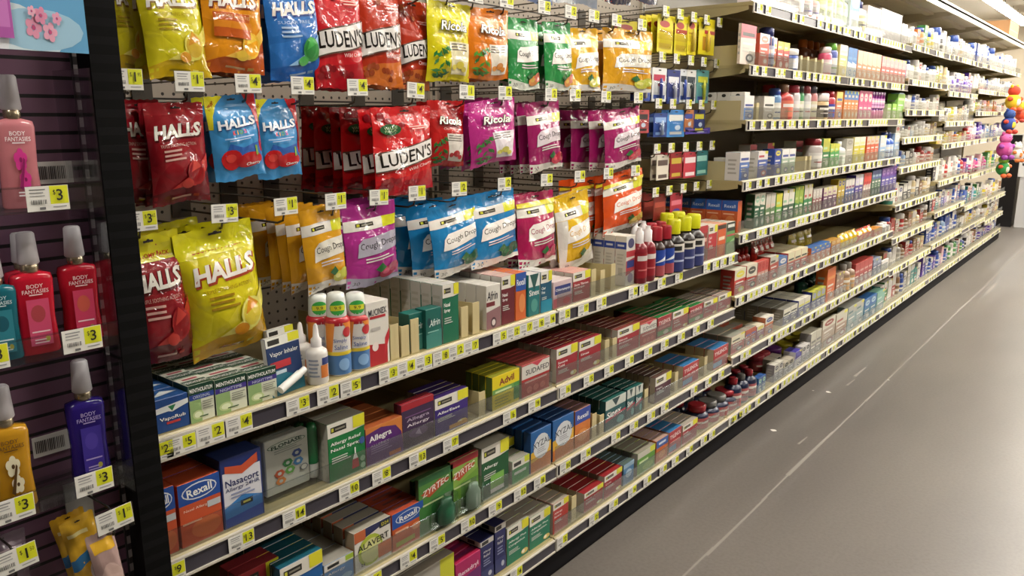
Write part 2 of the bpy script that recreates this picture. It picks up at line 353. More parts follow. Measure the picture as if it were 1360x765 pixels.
# shelves
_shelf = {}
def shelf_parts(depth, fence, endp, W=1.2192, slim=False):
    k = (depth, fence, endp, slim, W)
    if k in _shelf: return _shelf[k]
    L = []
    m = MB(); m.prism([(-depth, .028), (-.02, .028), (-.006, .024), (-.0035, .0385), (-.007, .042), (-.012, .0402), (-depth, .0402)], .003, W-.003, M(CREAM, 'metal')); L.append(('deck', m.mesh('deck')))
    m = MB(); m.box(-.003, .0, .003, W-.003, .001, .038, M(DARK, 'plas')); m.box(-.003, .004, .003, W-.003, 0, .004, M(EDGE, 'plas')); m.box(-.003, .0035, .003, W-.003, .0355, .039, M(EDGE, 'plas')); m.box(-.003, .002, .0015, .006, 0, .039, M(EDGE, 'plas')); L.append(('price_channel', m.mesh('price_channel')))
    if not slim:
        for y in (.004, W-.007): m = MB(); m.prism([(-depth, -.035), (-.06, .004), (-.02, .012), (-.02, .0279), (-depth, .0279)], y, y+.003, M(CREAM, 'metal')); L.append(('bracket', m.mesh('bracket')))
        m = MB(); m.box(-depth*.55, -depth*.55+.03, .01, W-.01, .018, .0279, M(CREAM, 'metal')); L.append(('stiffener', m.mesh('stiffener')))
    if fence:
        m = MB(); m.box(-.0115, -.0105, .01, W-.01, .0403, .043+fence, M('e8eef0', 'clear')); m.box(-.012, -.010, .01, W-.01, .043+fence, .0442+fence, M('d8e4e8', 'clear')); L.append(('front_fence', m.mesh('front_fence')))
    if endp:
        m = MB(); m.box(-depth, -.03, .0075, .0105, .0402, .043+endp, M('b3a67e', 'metal')); L.append(('end_panel', m.mesh('end_panel')))
    _shelf[k] = L; return L
def shelfname(k, s):
    if s == 'bottom': return f'bottom shelf of the {BN[k]} bay'
    return f'{SNAME.get(s, s)} shelf down in the {BN[k]} bay'
for k in range(8):
    for i, (s, zb) in enumerate(ZB[k]):
        if s == 'bottom': desc = f'cream base shelf of the {BN[k]} bay, just above the black kick plate'
        else: desc = f'cream steel shelf with dark price rail, {shelfname(k, s)}'
        r = thing('gondola_shelf', desc, 'shelf', (XF, BAY(k), zb))
        for nm, me in shelf_parts(.455, (.045 if (k >= 1 or s in 'BC') else 0), .07 if (k == 2 and s in ('second', 'third', 'fourth')) else 0, W=BAY(k+1)-BAY(k), slim=s == 'bottom'):
            o = link(nm, me, r); KIDS.setdefault(r.name, []).append(o)
# top storage shelf over bays three to eight
for k in range(2, 8):
    r = thing('canopy_shelf', f'cream overhead storage shelf above the {BN[k]} bay, seen from below', 'shelf', (XF, BAY(k), 2.04))
    m = MB(); m.box(-.468, 0, .002, 1.217, .03, .045, M('d8cfba', 'metal')); m.box(-.012, 0, .002, 1.217, 0, .06, M('e8e0ca', 'metal')); part(m, 'deck', r)
    for x in (-.2, -.4): m = MB(); m.box(x, x+.05, .02, 1.2, .012, .03, M('d0c6b0', 'metal')); part(m, 'stiffener', r)
    for y in (.005, 1.211): m = MB(); m.prism([(-.466, -.05), (-.06, .004), (-.02, .01), (-.02, .03), (-.466, .03)], y, y+.004, M('d0c6b0', 'metal')); part(m, 'bracket', r)
mb = MB(); w, h, d = .6, .17, .36
mb.bev(-d, 0, 0, w, 0, h, .002, M('c29468', 'paper')); mb.art([('r', .0, .47, 1, .53, 'd0ac80')], Sfront(w, h), w, h, 'paper'); mb.art([('r', 0, .46, 1, .54, 'd0ac80')], Stop(w, h, d), w, d, 'paper')
tag(mb.build('cardboard_box', None, (XF-.03, 9.3, 2.086)), 'brown cardboard carton standing on the overhead shelf near the aisle end', 'box')
# ------------------------------------------------------------------ price tags and hooks
TW, TH = .053, .033
def price_items(p):
    it = [('r', .55, .26, .985, .985, 'd9dc1e'), ('r', .08, .84, .45, .89, '8c8c8c'), ('r', .08, .72, .4, .77, '9a9a9a'), ('r', .08, .60, .43, .64, 'a8a8a8'), ('r', .60, .12, .92, .17, 'a0a0a0'), ('r', .28, .06, .42, .16, '6c6c6c')]
    r = random.Random(len(p)); x = .1
    while x < .46: it.append(('r', x, .28, x+.012+.008*r.random(), .46, '3a3a3a')); x += .028+.012*r.random()
    if p:
        d, c = (p.split('.')+[''])[:2]; wd = .13 if len(d) == 1 else .24
        c0 = .77 if not c else .75
        it += [('t', '$', c0-wd/2-.06, .72, .06, .22, '1c1c10'), ('t', d, c0, .62, None, .46, '1c1c10', {'b': .012})]
        if c: it.append(('t', c, c0+wd/2+.07, .74, .10, .18, '1c1c10'))
    return it
_tm = {}
def tag_mesh(p, w=TW, h=TH):
    if (p, w) in _tm: return _tm[p, w]
    m = MB(); m.box(-.0008, 0, 0, w, 0, h, M('e2e0da', 'paper')); m.art(price_items(p), Sfront(w, h), w, h, 'paper', lift=.0002, step=.0001)
    _tm[p, w] = m.mesh('price_tag'); return _tm[p, w]
TAGS = []
def price_tag(p, y, X, z, where, roll=0, yaw=0, w=TW, h=TH):     # y is the middle of the tag
    o = link('price_tag', tag_mesh(p, w, h), None, (X, y-w/2, z), (roll, 0, yaw)); TAGS.append([o, p, y, z, where]); o['category'] = 'price tag'; o['group'] = 'price tags on the shelving'
    return o
def hook_proto(Lh):
    hk = thing('peg_hook', 'wire peg hook', 'hook'); m = MB()
    m.tube([(-Lh-.004, 0, -.018), (-.03, 0, -.018), (-.012, 0, -.012), (-.008, 0, .0)], .0024, M('6a655e', 'foil')); m.tube([(-Lh-.004, 0, .026), (-.02, 0, .030), (-.002, 0, .024)], .0018, M('6a655e', 'foil')); part(m, 'wire_arm', hk)
    m = MB(); m.box(-Lh-.004, -Lh, -.022, .022, -.035, .045, M('4a4640', 'metal')); part(m, 'backplate', hk)
    m = MB(); m.box(-.0015, -.0002, -TW/2-.001, TW/2+.001, -.004, TH+.001, M('e0e6e8', 'clear')); part(m, 'label_holder', hk); return [hk, True]
PROTO = {-1.297: hook_proto(.3882), -1.347: hook_proto(.3382)}
def peg_hook(y, z, label, X=-1.297):
    P_ = PROTO[X]; o = P_[0]
    if P_[1]: P_[1] = False; o.location = (X, y, z)
    else: o = copy_tree(o, (X, y, z))
    o['group'] = 'wire peg hooks'; HOOKS.append((o, y, z)); return o
HOOKS = []
R1, R2, R3 = 1.600, 1.378, 1.150     # hook heights (tag foot)
PT = [(R1, [(560, '4.50'), (598, '2'), (632, '1'), (673, '1'), (723, '2'), (758, '2'), (789, '3'), (819, '2'), (853, '2')]),
      (R2, [(168, '1.95'), (252, '1.95'), (330, '4.50'), (402, '4.50'), (475, '4.50'), (552, '4.50'), (620, '1'), (671, '2'), (732, '2'), (764, '2'), (805, '2'), (848, '2')]),
      (R3, [(188, '3.65'), (298, '3.65'), (380, '1.75'), (446, '1.75'), (503, '1.75'), (554, '1.75'), (610, '2'), (670, '2'), (726, '2'), (770, '4'), (808, '2'), (844, '2')])]
for z, L in PT:
    for px, p in L:
        y = ypx(px, -1.296, z+.016); price_tag(p, y, -1.2955, z, 'peg', roll=random.Random(px).uniform(-.05, .02)); peg_hook(y, z, None)
RS = [(1.668, (885, 904, 922, 939, 956)), (1.518, (880, 899, 918, 935, 952)), (1.364, (875, 894, 915, 932, 948)), (1.211, (873, 892, 911, 929, 946)), (1.060, (871, 889, 908, 925, 942))]
for z, L in RS:
    for i, px in enumerate(L):
        y = ypx(px, -1.346, z+.016); price_tag(['2', '4', '3', '2', '5'][(i+int(z*10)) % 5], y, -1.3455, z, 'small peg', w=.044); peg_hook(y, z, None, X=-1.347)
RT = {'A': [(209, '2.25'), (240, '5'), (279, '2'), (317, '4.50'), (395, '3.75'), (435, '2'), (465, '5.50'), (515, '3.50'), (539, '4'), (562, '3'), (585, '8'), (605, '2'), (625, '7'), (663, '5'), (681, '2.50'), (698, '7'), (714, '8'), (729, '4'), (749, '2'), (774, '7'), (798, '2'), (840, '4'), (854, '7'), (878, '4'), (901, '7'), (938, '4'), (950, '5'), (960, '5'), (971, '4')],
      'B': [(226, '9'), (320, '13'), (390, '14'), (463, '10'), (506, '8.50'), (554, '13'), (598, '7.50'), (676, '6'), (709, '9'), (750, '6'), (781, '5'), (808, '5.50'), (835, '2'), (860, '7'), (882, '2'), (904, '7'), (924, '5'), (943, '5')],
      'C': [(280, '2'), (390, '3'), (446, '5'), (494, '5'), (542, '4'), (580, '5.50'), (621, '10'), (657, '9'), (690, '12'), (716, '8'), (750, '10'), (777, '4'), (817, '5'), (841, '5'), (864, '7'), (882, '4'), (921, '2'), (940, '4'), (957, '6')],
      'bottom': [(560, '2'), (620, '5'), (685, '4'), (746, '2'), (788, '2.50'), (814, '5'), (839, '4'), (859, '5'), (880, '5'), (896, '7'), (915, '4'), (934, '7'), (945, '5'), (971, '4'), (982, '6'), (993, '6')]}
for s, L in RT.items():
    zb = dict(ZB[0])[s]
    for px, p in L:
        y = ypx(px, -1.2185, zb+.02)
        if y > .54: price_tag(p, y, -1.2160, zb+.0045, s, h=.0305)
# ------------------------------------------------------------------ hanging bags
BT = {}
def bag(typ, x0, x1, yt, yb, roll, nb, noun, label, X=-1.318, yaw=0, dx=-.026, dy=0, blabel=None, fan=0, t=.026, head=.13, seed=1, back=None, name='cough_drop_bag', cat='candy bag', lean=0, tz=0):
    base, items = typ; ym = (yt+yb)/2
    y0, _ = on(x0, ym, X); y1, _ = on(x1, ym, X); yc = (y0+y1)/2; zt = zpy(yt, X, yc); zbm = zpy(yb, X, yc); h = zt-zbm; w = y1-y0
    me = bag_mesh(w, h, t, base, items, seed, head, back).mesh(name); r = random.Random(seed*7+len(label))
    yt_ = yc-sin(radians(roll))*h*.5
    for i in range(nb+1):
        o = link(name, me, None, (X+dx*i-(.008*r.random() if i else 0), yt_+dy*i+(r.uniform(-.006, .006) if i else 0), zt-(.004*r.random() if i else 0)),
                 (radians(roll+(r.uniform(-2, 2)+fan*i if i else 0)), radians(lean), radians(yaw+(r.uniform(-5, 5) if i else 0))))
        if i == 0: tag(o, label, cat)
        else: tag(o, blabel or f'{noun} hanging behind the front one on its hook', cat, f'{noun}s behind the front one')
    PROD.append(('peg', yc, zt, noun))
    return me
HY = ('cfc51c', a_halls('', '8a6a28', 'a89018', ('e8dc6a', 'e4d860', 'd8b43c', 'd89830'), 'c8a818'))
HYE = ('d0c41a', a_halls('', '9a3a20', '9c7c14', ('e8dc6a', 'e4dc70', 'd8c43c', 'd89020'), 'c89a18', header='d2cc18', tv=.68))
HO = ('e09018', a_halls('', '7a3418', 'f0c890', ('f0c050', 'f0c040', 'f0a820', 'f0c848'), 'b8541c')+[('r', .12, .36, .72, .60, 'c0581c'), ('r', .12, .45, .75, .52, 'd88420'), ('t', 'SOOTHES & RELIEVES', .44, .565, .58, .03, 'f0c890')])
HB = ('2a6cb8', a_halls('', '1c3c88', 'a8c8e8', ('90c0e8', '3f9a4c', '2f8a40', '48a850'), '2460b0', subt='SUGAR FREE'))
HR = ('8e1420', a_halls('', '500810', 'd8a8a0', ('b8302c', 'a01c20', '8c1018', 'c84038'), '6c0c18'))
HRE = ('8a1622', a_halls('', '500810', 'd8a8a0', ('b8302c', 'a01c20', '8c1018', 'c84038'), '6c0c18', header='ccc420', tv=.66))
HK = ('3c8cc8', a_hallskid())
LR = ('c01824', a_ludens('a81420', '84101c')); LC = ('b03018', a_ludens('c86a28', '98401c', word='Cinnamon')); LV = ('c4161c', a_ludens('b01420', '8c1420', value=True))
HERBY = ('e0d41c', a_ricola('b89018', 'e8e0b8', '2f8040', 'd8c850', 'LemonMint')); RO = ('e07c1c', a_ricola('f0c090', 'f0e8d8', '58a040', 'd88830', 'Honey')); RR = ('b81c1c', a_ricola('f0c8c0', 'ece4dc', '2c6a34', 'b02028', 'Cherry Honey')); RM = ('bc3088', a_ricola('f0c8e0', 'ece4ec', '3c7838', 'd8d060', 'Berry'))
DG = ('2c8c48', a_drops('', '', ('d89048', 'c86858', 'e0b860'), bottom='d8dcd0')); DY = ('d8a41c', a_drops('', '', ('d0cc58', 'b8c050', 'e0dc90'))); DO = ('d49a1c', a_drops('', '', ('c8c84c', 'b8bc48', 'e0dc80'), word='d8d4c8'))
DP = ('a42c84', a_drops('', '', ('b02850', '98204c', 'd04870'), word='a8a4b4', bottom='a09cb4')); DB = ('1c7cb8', a_drops('', '', ('28583c', '1c4c34', '3c6c48'))); DM = ('a81c54', a_drops('', '', ('902040', 'a83050', 'c04868'), wtx='9a2850')+[('r', 0, .83, 1, .89, 'd4c82c')]); DV = ('96185c', a_drops('', '', ('c03048', 'b02040', 'd85060'), word='d8ccd4'))
DN = ('d4501c', a_drops('', '', ('c8b058', 'b89848', 'd8c070'), wtx='d8642c')+[('r', 0, .83, 1, .885, 'd4c02c')]); DW = ('d8ac18', a_drops('', '', ('e4dcc8', 'd8d0b8', 'e8e4d0'), bottom='e8e4dc', wtx='d8a84c')+[('r', 0, 0, 1, .13, 'e0dcd4'), ('p', [(0, 0), (.1, 0), (.22, .7), (0, .7)], 'e0dcd4')])
# row one (highest)
bag(HY, 140, 192, -38, 96, 1, 0, 'yellow lozenge bag', 'yellow lozenge bag of the highest row, half hidden by the black post', seed=3, X=-1.35)
bag(HY, 184, 272, -40, 104, 4.5, 2, 'bright yellow lozenge bag', 'bright yellow lozenge bag with lemon, in full beside the post, highest row', seed=4, dy=-.012, yaw=4)
bag(HO, 267, 347, -36, 99, 1, 2, 'orange lozenge bag with white name', 'orange and gold lozenge bag with white name, highest row', seed=5)
bag(HB, 353, 425, -24, 106, 4, 3, 'blue lozenge bag with mint leaf', 'blue lozenge bag with green mint leaf, highest row', seed=6, dy=-.008)
bag(LR, 413, 481, -34, 119, 2, 2, 'bright red bag with white slanted band', 'bright red bag with white band next to the blue mint bag', seed=7)
bag(LC, 476, 531, -26, 115, 1, 2, 'cinnamon red bag with white slanted band', 'rust red cinnamon bag with white band, left one of the two', seed=8)
bag(LC, 528, 569, 2, 119, 0, 1, 'second cinnamon bag with white band', 'rust red cinnamon bag with white band, right one beside the yellow herb bag', seed=9, X=-1.34)
bag(HERBY, 566, 623, 4, 108, 0, 2, 'yellow herb drop bag', 'yellow herb drop bag with green leaves and white panel', seed=10, t=.034, name='herb_drop_bag')
bag(RO, 620, 675, 12, 106, 2, 2, 'orange herb drop bag', 'orange herb drop bag with white panel, right of the yellow one', seed=11, dy=-.006, t=.034, name='herb_drop_bag')
bag(DG, 674, 715, 25, 119, 1, 1, 'green cough drop bag nearest the orange bag', 'green cough drop bag touching the orange herb bag', seed=12)
bag(DG, 722, 759, 30, 120, 3, 3, 'green cough drop bag of the right stack', 'frontmost green cough drop bag of the right-hand green stack', seed=13, dx=-.03, dy=-.006)
bag(DY, 752, 795, 38, 122, 4, 1, 'golden cough drop bag', 'golden cough drop bag between the green stack and the amber one', seed=14)
bag(DO, 803, 862, 40, 122, 1, 3, 'amber cough drop bag at the row end', 'amber cough drop bag at the right end of the highest row', seed=15, dx=-.035, dy=-.01, yaw=-4)
# bottoms of the row above
for i, (c, c2, x0, x1, yb, nm) in enumerate((('8890a8', '6878a0', 690, 735, 4, 'pale grey blue'), ('7484ac', 'c8ccd4', 735, 762, 4, 'steel blue'), ('b8b4b0', '8890a0', 762, 795, 8, 'silver grey'), ('b8401c', '383848', 806, 840, 6, 'orange red'), ('c04820', '484858', 840, 874, 4, 'deep orange'))):
    bag((c, [('r', 0, 0, 1, .12, c2), ('r', .1, .5, .9, .7, 'd8d4cc')]), x0, x1, yb-105, yb, 0, 0, f'{nm} bag above the highest row', f'{nm} bag cut by the top edge of the photo', seed=40+i)
# row two
bag(HR, 158, 216, 133, 270, 1, 1, 'dark red lozenge bag beside the post', 'dark red lozenge bag half hidden by the black post', seed=16, X=-1.35)
bag(HR, 196, 274, 137, 270, 2, 2, 'dark red lozenge bag', 'dark red lozenge bag in full left of the blue cherry bags', seed=17)
bag(HK, 278, 346, 127, 238, 5, 1, 'sky blue cherry lozenge bag', 'left one of two sky blue lozenge bags with red cherries', seed=18, name='kids_lozenge_bag')
bag(HK, 338, 397, 132, 236, 2, 0, 'second sky blue cherry bag', 'right one of two sky blue lozenge bags with red cherries', seed=18, name='kids_lozenge_bag', X=-1.335)
bag(LV, 490, 577, 142, 257, 2, 5, 'red value pack bag with white slanted band', 'large red value pack bag with white slanted name band, front of its stack', seed=19, dx=-.042, dy=-.004, fan=-.8, yaw=6)
bag(RR, 567, 616, 134, 221, 0, 1, 'red herb drop bag', 'red herb drop bag with cherries and white panel', seed=20, t=.034, name='herb_drop_bag', X=-1.335)
bag(RM, 622, 684, 133, 218, 6, 3, 'pink magenta herb drop bag', 'pink magenta herb drop bag at the front of its tilted stack', seed=21, dx=-.03, dy=-.006, t=.03, name='herb_drop_bag')
bag(DV, 700, 744, 136, 226, 5, 3, 'plum cough drop bag', 'plum cough drop bag right of the pink herb bags', seed=22, dx=-.03, dy=-.003)
bag(DV, 802, 850, 145, 221, 6, 5, 'crimson plum cough drop bag', 'frontmost crimson plum cough drop bag, right end of the middle row', seed=23, dx=-.04, dy=-.026, fan=-2)
# row three
bag(HRE, 166, 249, 311, 482, 5, 1, 'dark red economy bag', 'dark red economy lozenge bag with yellow header beside the post', seed=24, t=.045, head=.17, dx=-.045, name='economy_lozenge_bag')
bag(HYE, 240, 347, 300, 468, 6, 2, 'large yellow economy bag', 'large yellow economy lozenge bag with lemon, lowest hanging row', seed=25, t=.06, head=.16, dx=-.055, dy=-.02, name='economy_lozenge_bag', yaw=3)
bag(DO, 402, 456, 275, 385, 6, 6, 'amber sugar free cough drop bag', 'amber cough drop bag fronting a deep stack, above the spray cans', seed=26, dx=-.034, dy=-.004, fan=-.8)
bag(DP, 456, 526, 270, 378, 3, 2, 'purple magenta cough drop bag', 'purple magenta cough drop bag with grey bubble', seed=27, dx=-.04)
bag(DB, 572, 634, 268, 362, 7, 4, 'blue cough drop bag, left stack', 'blue cough drop bag tilted at the front of the left blue stack', seed=28, dx=-.042, dy=-.014, fan=-1.5)
bag(DB, 622, 685, 256, 350, 4, 1, 'blue cough drop bag, right stack', 'right blue cough drop bag beside the magenta one', seed=29)
bag(DM, 686, 736, 256, 352, 2, 1, 'magenta and yellow cough drop bag', 'magenta cough drop bag with yellow stripe and white back', seed=30, back='e4e0dc', t=.04)
bag(DW, 738, 783, 258, 355, 7, 1, 'yellow and white cough drop bag', 'yellow cough drop bag with white bottom, above the small red boxes', seed=31, back='e4e0dc', t=.04)
bag(DN, 757, 803, 236, 316, 3, 1, 'orange cough drop bag, left', 'left orange cough drop bag partly behind the yellow and white one', seed=32, X=-1.37)
bag(DN, 800, 852, 230, 306, 6, 1, 'orange cough drop bag, right', 'right orange cough drop bag above the tall white box row', seed=33, t=.034)
# small carded goods on the right pegs
def card(c, items, x0, x1, yt, yb, n, noun, label, X=-1.36, dx=-.022, bubble=None, name='carded_item', cat='carded product', roll=0, tube=None):
    ym = (yt+yb)/2; y0, _ = on(x0, ym, X); y1, _ = on(x1, ym, X); yc = (y0+y1)/2; zt = zpy(yt, X, yc); h = zt-zpy(yb, X, yc); w = y1-y0
    r = thing(name, label, cat, (X, yc, zt), (radians(roll), 0, 0))
    m = MB(); m.bev(-.0015, 0, -w/2, w/2, -h, 0, .0006, M(c, 'card')); m.art(list(items)+[('e', .5, .93, .1, .02, '282420')], lambda u, v, l: (l, (u-.5)*w, (v-1)*h), w, h, 'card'); part(m, 'card', r)
    if bubble:
        m = MB(); bw, bh = w*.36, h*.25
        P = [[(.016*(max(0, 1-abs(2*i/8-1)**3)*max(0, 1-abs(2*j/8-1)**3))**.5+.0008, (i/8-.5)*2*bw, -h*.62+(j/8-.5)*2*bh) for i in range(9)] for j in range(9)]
        m.grid(P, M(bubble, 'clear')); part(m, 'blister', r)
    if tube:
        m = MB(); m.lathe([(.001, 0), (.006, .002), (.006, h*.5), (.004, h*.52), (.004, h*.6), (.001, h*.61)], M(tube, 'plas'), 10, (.008, 0, -h*.92)); part(m, 'stick', r)
    for i in range(1, n):
        copy_tree(r, (X+dx*i, yc-.002*i, zt), (radians(roll), 0, 0), f'{noun} hanging behind the front one', f'{noun}s behind the front one')
    PROD.append(('small peg', yc, zt, noun))
YC = [('r', 0, .35, 1, .5, 'c8b41c'), ('e', .45, .76, .32, .09, 'a83428'), ('r', .1, .1, .9, .25, 'c8b028'), ('r', .15, .54, .85, .58, 'b89018')]
card('d6c81c', YC, 820, 846, 27, 66, 2, 'yellow card behind the amber bags', 'yellow balm card with red oval above the amber bags', X=-1.40)
card('d6c81c', YC, 873, 894, 20, 70, 4, 'yellow card at the front of the left yellow stack', 'widest yellow balm card with red oval, front of the left stack', bubble='f0e8a0')
card('d6c81c', YC+[('r', .1, .55, 1, .66, 'a82820')], 896, 912, 22, 73, 3, 'yellow card with red bar, second', 'second yellow balm card, red bar across its upper half', bubble='f0e8a0')
card('d4c41c', YC, 913, 925, 22, 73, 3, 'narrow yellow card', 'narrow yellow balm card, third of the yellow ones', tube='c8b048')
card('d8c81c', [('r', .35, .58, 1, .68, 'a82820'), ('r', .25, .12, .45, .5, 'a87818'), ('r', .6, .12, .75, .5, 'a87818'), ('e', .4, .86, .3, .05, '8a7a28')], 928, 949, 25, 73, 2, 'last yellow card', 'rightmost yellow balm card with two sticks and red band', tube='d8b838')
for i, (c, c2, x0, x1, yt, yb, nm, tb) in enumerate((('30489a', 'e0dcd8', 846, 864, 92, 134, 'blue and white toothbrush card', 'e8e4e0'), ('d8d8d8', 'b02848', 866, 885, 90, 135, 'white toothbrush card with crimson spot', '2c3c90'), ('303a78', 'e0e0e4', 886, 903, 93, 138, 'navy toothbrush card with white grips', 'd8d8e4'), ('d0d4d8', '2c3848', 903, 912, 92, 136, 'white and blue toothbrush card', '3450a8'), ('e0e0dc', '404850', 911, 924, 93, 138, 'white and charcoal toothbrush card', '3c4448'), ('5a9a9c', 'c8cc3c', 925, 941, 93, 137, 'teal and yellow toothbrush card', 'c8c83c'))):
    card(c, [('r', .1, .62, .9, .8, c2), ('e', .6, .5, .2, .06, c2), ('r', .1, .08, .9, .2, '3a58a8')], x0, x1, yt, yb, 2, nm, f'{nm}, second small row', bubble='e8ecf0', tube=tb, name='toothbrush_card')
for i, (c, c2, x0, x1, yt, yb, nm, tb) in enumerate((('b8484a', '2a2426', 843, 862, 146, 177, 'red card with black top', None), ('26448c', '88a8d8', 868, 886, 150, 182, 'blue floss card with pale dots', 'b8c8e0'), ('3c84c8', 'd8d8d0', 886, 909, 146, 182, 'bright blue bag card with white bubble', None), ('c07848', '3c4c98', 908, 921, 146, 175, 'blue card with orange patch', None), ('283878', 'd0c83c', 921, 936, 146, 176, 'navy card with yellow foot', None), ('4438a0', '8060c0', 910, 943, 170, 178, 'violet strip card', None))):
    card(c, [('r', .1, .6, .9, .82, c2), ('r', .15, .1, .85, .2, c2), ('e', .6, .35, .16, .1, 'd0dcec')], x0, x1, yt, yb, 2, nm, f'{nm}, third small row', bubble='e8ecf0', tube=tb, name='oral_care_card')
for i, (c, c2, x0, x1, yt, yb, n, nm) in enumerate((('d8cfc0', '5a4a44', 872, 888, 206, 239, 2, 'cream and brown card'), ('941c28', 'c0a83c', 890, 906, 203, 237, 4, 'dark red card with gold foot'), ('c03848', 'e8d8d8', 908, 925, 202, 236, 3, 'pinkish red card'), ('1c6c70', '90c4b8', 924, 940, 200, 233, 2, 'teal card with pale lines'))):
    card(c, [('r', .1, .58, .9, .8, c2), ('r', .15, .08, .85, .22, c2)], x0, x1, yt, yb, n, nm, f'{nm}, fourth small row', name='small_card')
card('7c2420', [('r', .1, .5, .9, .7, 'a84438')], 868, 884, 258, 292, 5, 'maroon card in the lowest small row', 'frontmost maroon card of the lowest small row above the syrup bottles', dx=-.04)
card('a02838', [('r', .1, .5, .9, .7, 'd07080'), ('e', .5, .25, .3, .1, '3c3c90')], 890, 906, 256, 288, 1, 'crimson card', 'crimson card with blue spot in the lowest small row')
# ------------------------------------------------------------------ boxes on the shelves of the first two bays
ZD = {s: z+.0406 for s, z in ZB[0]}
ZDF = lambda k, s: dict(ZB[k])[s]+.0406
def row(o, w, d, n, noun, yc, z, X, gap=.0015, jit=.0008, blabel=None, dup=None):
    r = random.Random(int(yc*997))
    for i in range(1, n):
        c = (dup or copy_tree)(o, (X-(d+gap)*i, o.location.y+r.uniform(-jit, jit), z))
        c['label'] = blabel or f'{noun} standing behind the front one of its row'; c['group'] = f'{noun} row, behind the front one'
def bx(s, x0, x1, yt, d, n, spec, noun, label, X=-1.2385, name='medicine_box', cat='medicine box', yaw=0, h=None, b=.0008, deck=None, gap=.0015):
    z = deck if deck else ZD[s]; y0 = ypx(x0, X, z+.04); y1 = ypx(x1, X, z+.04)-.0015
    if y1 > BAY(1)-.004 and y0 < BAY(1)-.004 and y1-BAY(1) < .02: pass
    h = h or zpy(yt, X, (y0+y1)/2)-z; w = y1-y0
    if name == 'medicine_box': name = next((v for q, v in (('spray', 'nasal_spray_box'), ('ointment', 'ointment_box'), ('throat', 'lozenge_box'), ('syrup', 'syrup_box'), ('allergy', 'allergy_tablet_box'), ('cold', 'cold_tablet_box'), ('flu', 'cold_tablet_box')) if q in noun), 'tablet_box')
    base, front, left, top, lc, tc = (list(spec)+[None]*6)[:6]
    o = box_mesh(w, h, d, base, front or (), left or (), top or (), lc, tc, b=b).build(name, None, (X, y0, z), (0, 0, radians(yaw)))
    tag(o, label, cat); row(o, w, d, n, noun, y0, z, X, gap)
    PROD.append((s, (y0+y1)/2, z, noun)); return o
T = lambda s, u, v, wu, hv, c='f0f0ec', **o: ('t', s, u, v, wu, hv, c, o)
VAPO = ('1c4484', [('p', [(0, .74), (1, .84), (1, .7), (.62, .6), (.5, .56), (.38, .6), (0, .58)], 'd8dcdc'), ('p', [(.38, .74), (.62, .76), (.5, .58)], '2a7848'), T('VapoRub', .5, .38, .78, .13, b=.01), ('r', .3, .22, .72, .29, 'b03838')], (), [('p', [(.1, .3), (.9, .5), (.5, .8)], 'c8d0d4')], '1a3c74', '24508c')
def menth(word, wc): return ('d0d4c0', [('r', 0, .74, 1, 1, '143c2c'), T('MENTHOLATUM', .5, .85, .92, .11, b=.015), ('r', 0, .6, 1, .74, wc), T(word, .5, .67, .7, .08, 'c8d0e0'), ('r', 0, 0, .45, .6, '8caa70'), ('e', .3, .2, .22, .12, 'b8c890'), ('e', .3, .2, .15, .08, 'dce4c0'), ('r', .35, .12, .7, .15, '3c5c38')]+bars(.5, .95, .3, .55, 4, '8a8c80'), (), [('r', .0, .55, 1, .95, 'c8ccc0'), T('MENTHOLATUM', .5, .3, .9, .22), ('r', .2, .65, .8, .8, '9c3448')], '1c4030', '163c2c')
bx('A', 206, 251, 527, .05, 5, VAPO, 'dark blue rub box', 'dark blue vapour rub box with green triangle, first on the highest shelf')
bx('A', 251.5, 285, 509, .05, 5, menth('ORIGINAL', '28408c'), 'green ointment box, first column', 'green and white ointment box between the blue rub box and another ointment box')
bx('A', 286, 328, 500, .05, 5, menth('NIGHTTIME', '3c3080'), 'green ointment box, second column', 'green and white night ointment box, left of its twin')
bx('A', 329, 368, 490, .05, 5, menth('NIGHTTIME', '3c3080'), 'green ointment box, third column', 'green and white night ointment box beside the navy inhaler card')
def inhaler(i, X, x0, x1, yt):
    z = ZD['A']; y0, y1 = ypx(x0, X, z+.05), ypx(x1, X, z+.05); w = y1-y0; h = zpy(yt, X, (y0+y1)/2)-z
    r = thing('inhaler_card', ['navy and teal inhaler blister card at the front with white tube', 'navy inhaler blister card peeking out behind the front one'][i], 'inhaler', (X, y0, z), (0, radians(-6), radians(8)))
    m = MB(); m.bev(-.012, 0, 0, w, 0, h, .001, M('1c3460', 'card'), M('c8c8c4', 'card'), M('c8c8c4', 'card')); m.art([('r', 0, .84, 1, 1, 'dcdcd4'), ('r', .06, .87, .4, .96, '2c2c28'), ('r', .66, .86, 1, 1, 'd2ce30'), ('p', [(0, .5), (1, .2), (1, 0), (0, 0)], '1c6478'), T('Vapor Inhaler', .5, .7, .84, .1), ('r', .06, .46, .66, .58, 'b03038'), ('r', .06, .36, .5, .42, 'b8c8d4')], Sfront(w, h), w, h, 'card'); part(m, 'card', r)
    m = MB(); m.tube([(.012, w*.12, h*.12), (.012, w*.75, h*.28)], .008, M('e4e4e0', 'plas'), 10); m.tube([(.012, w*.75, h*.28), (.012, w*.92, h*.325)], .0065, M('f0f0ec', 'plas'), 10); part(m, 'inhaler_tube', r)
    PROD.append(('A', y0, z, 'navy inhaler card'))
inhaler(0, -1.2385, 360, 409, 446); inhaler(1, -1.30, 362, 400, 436)
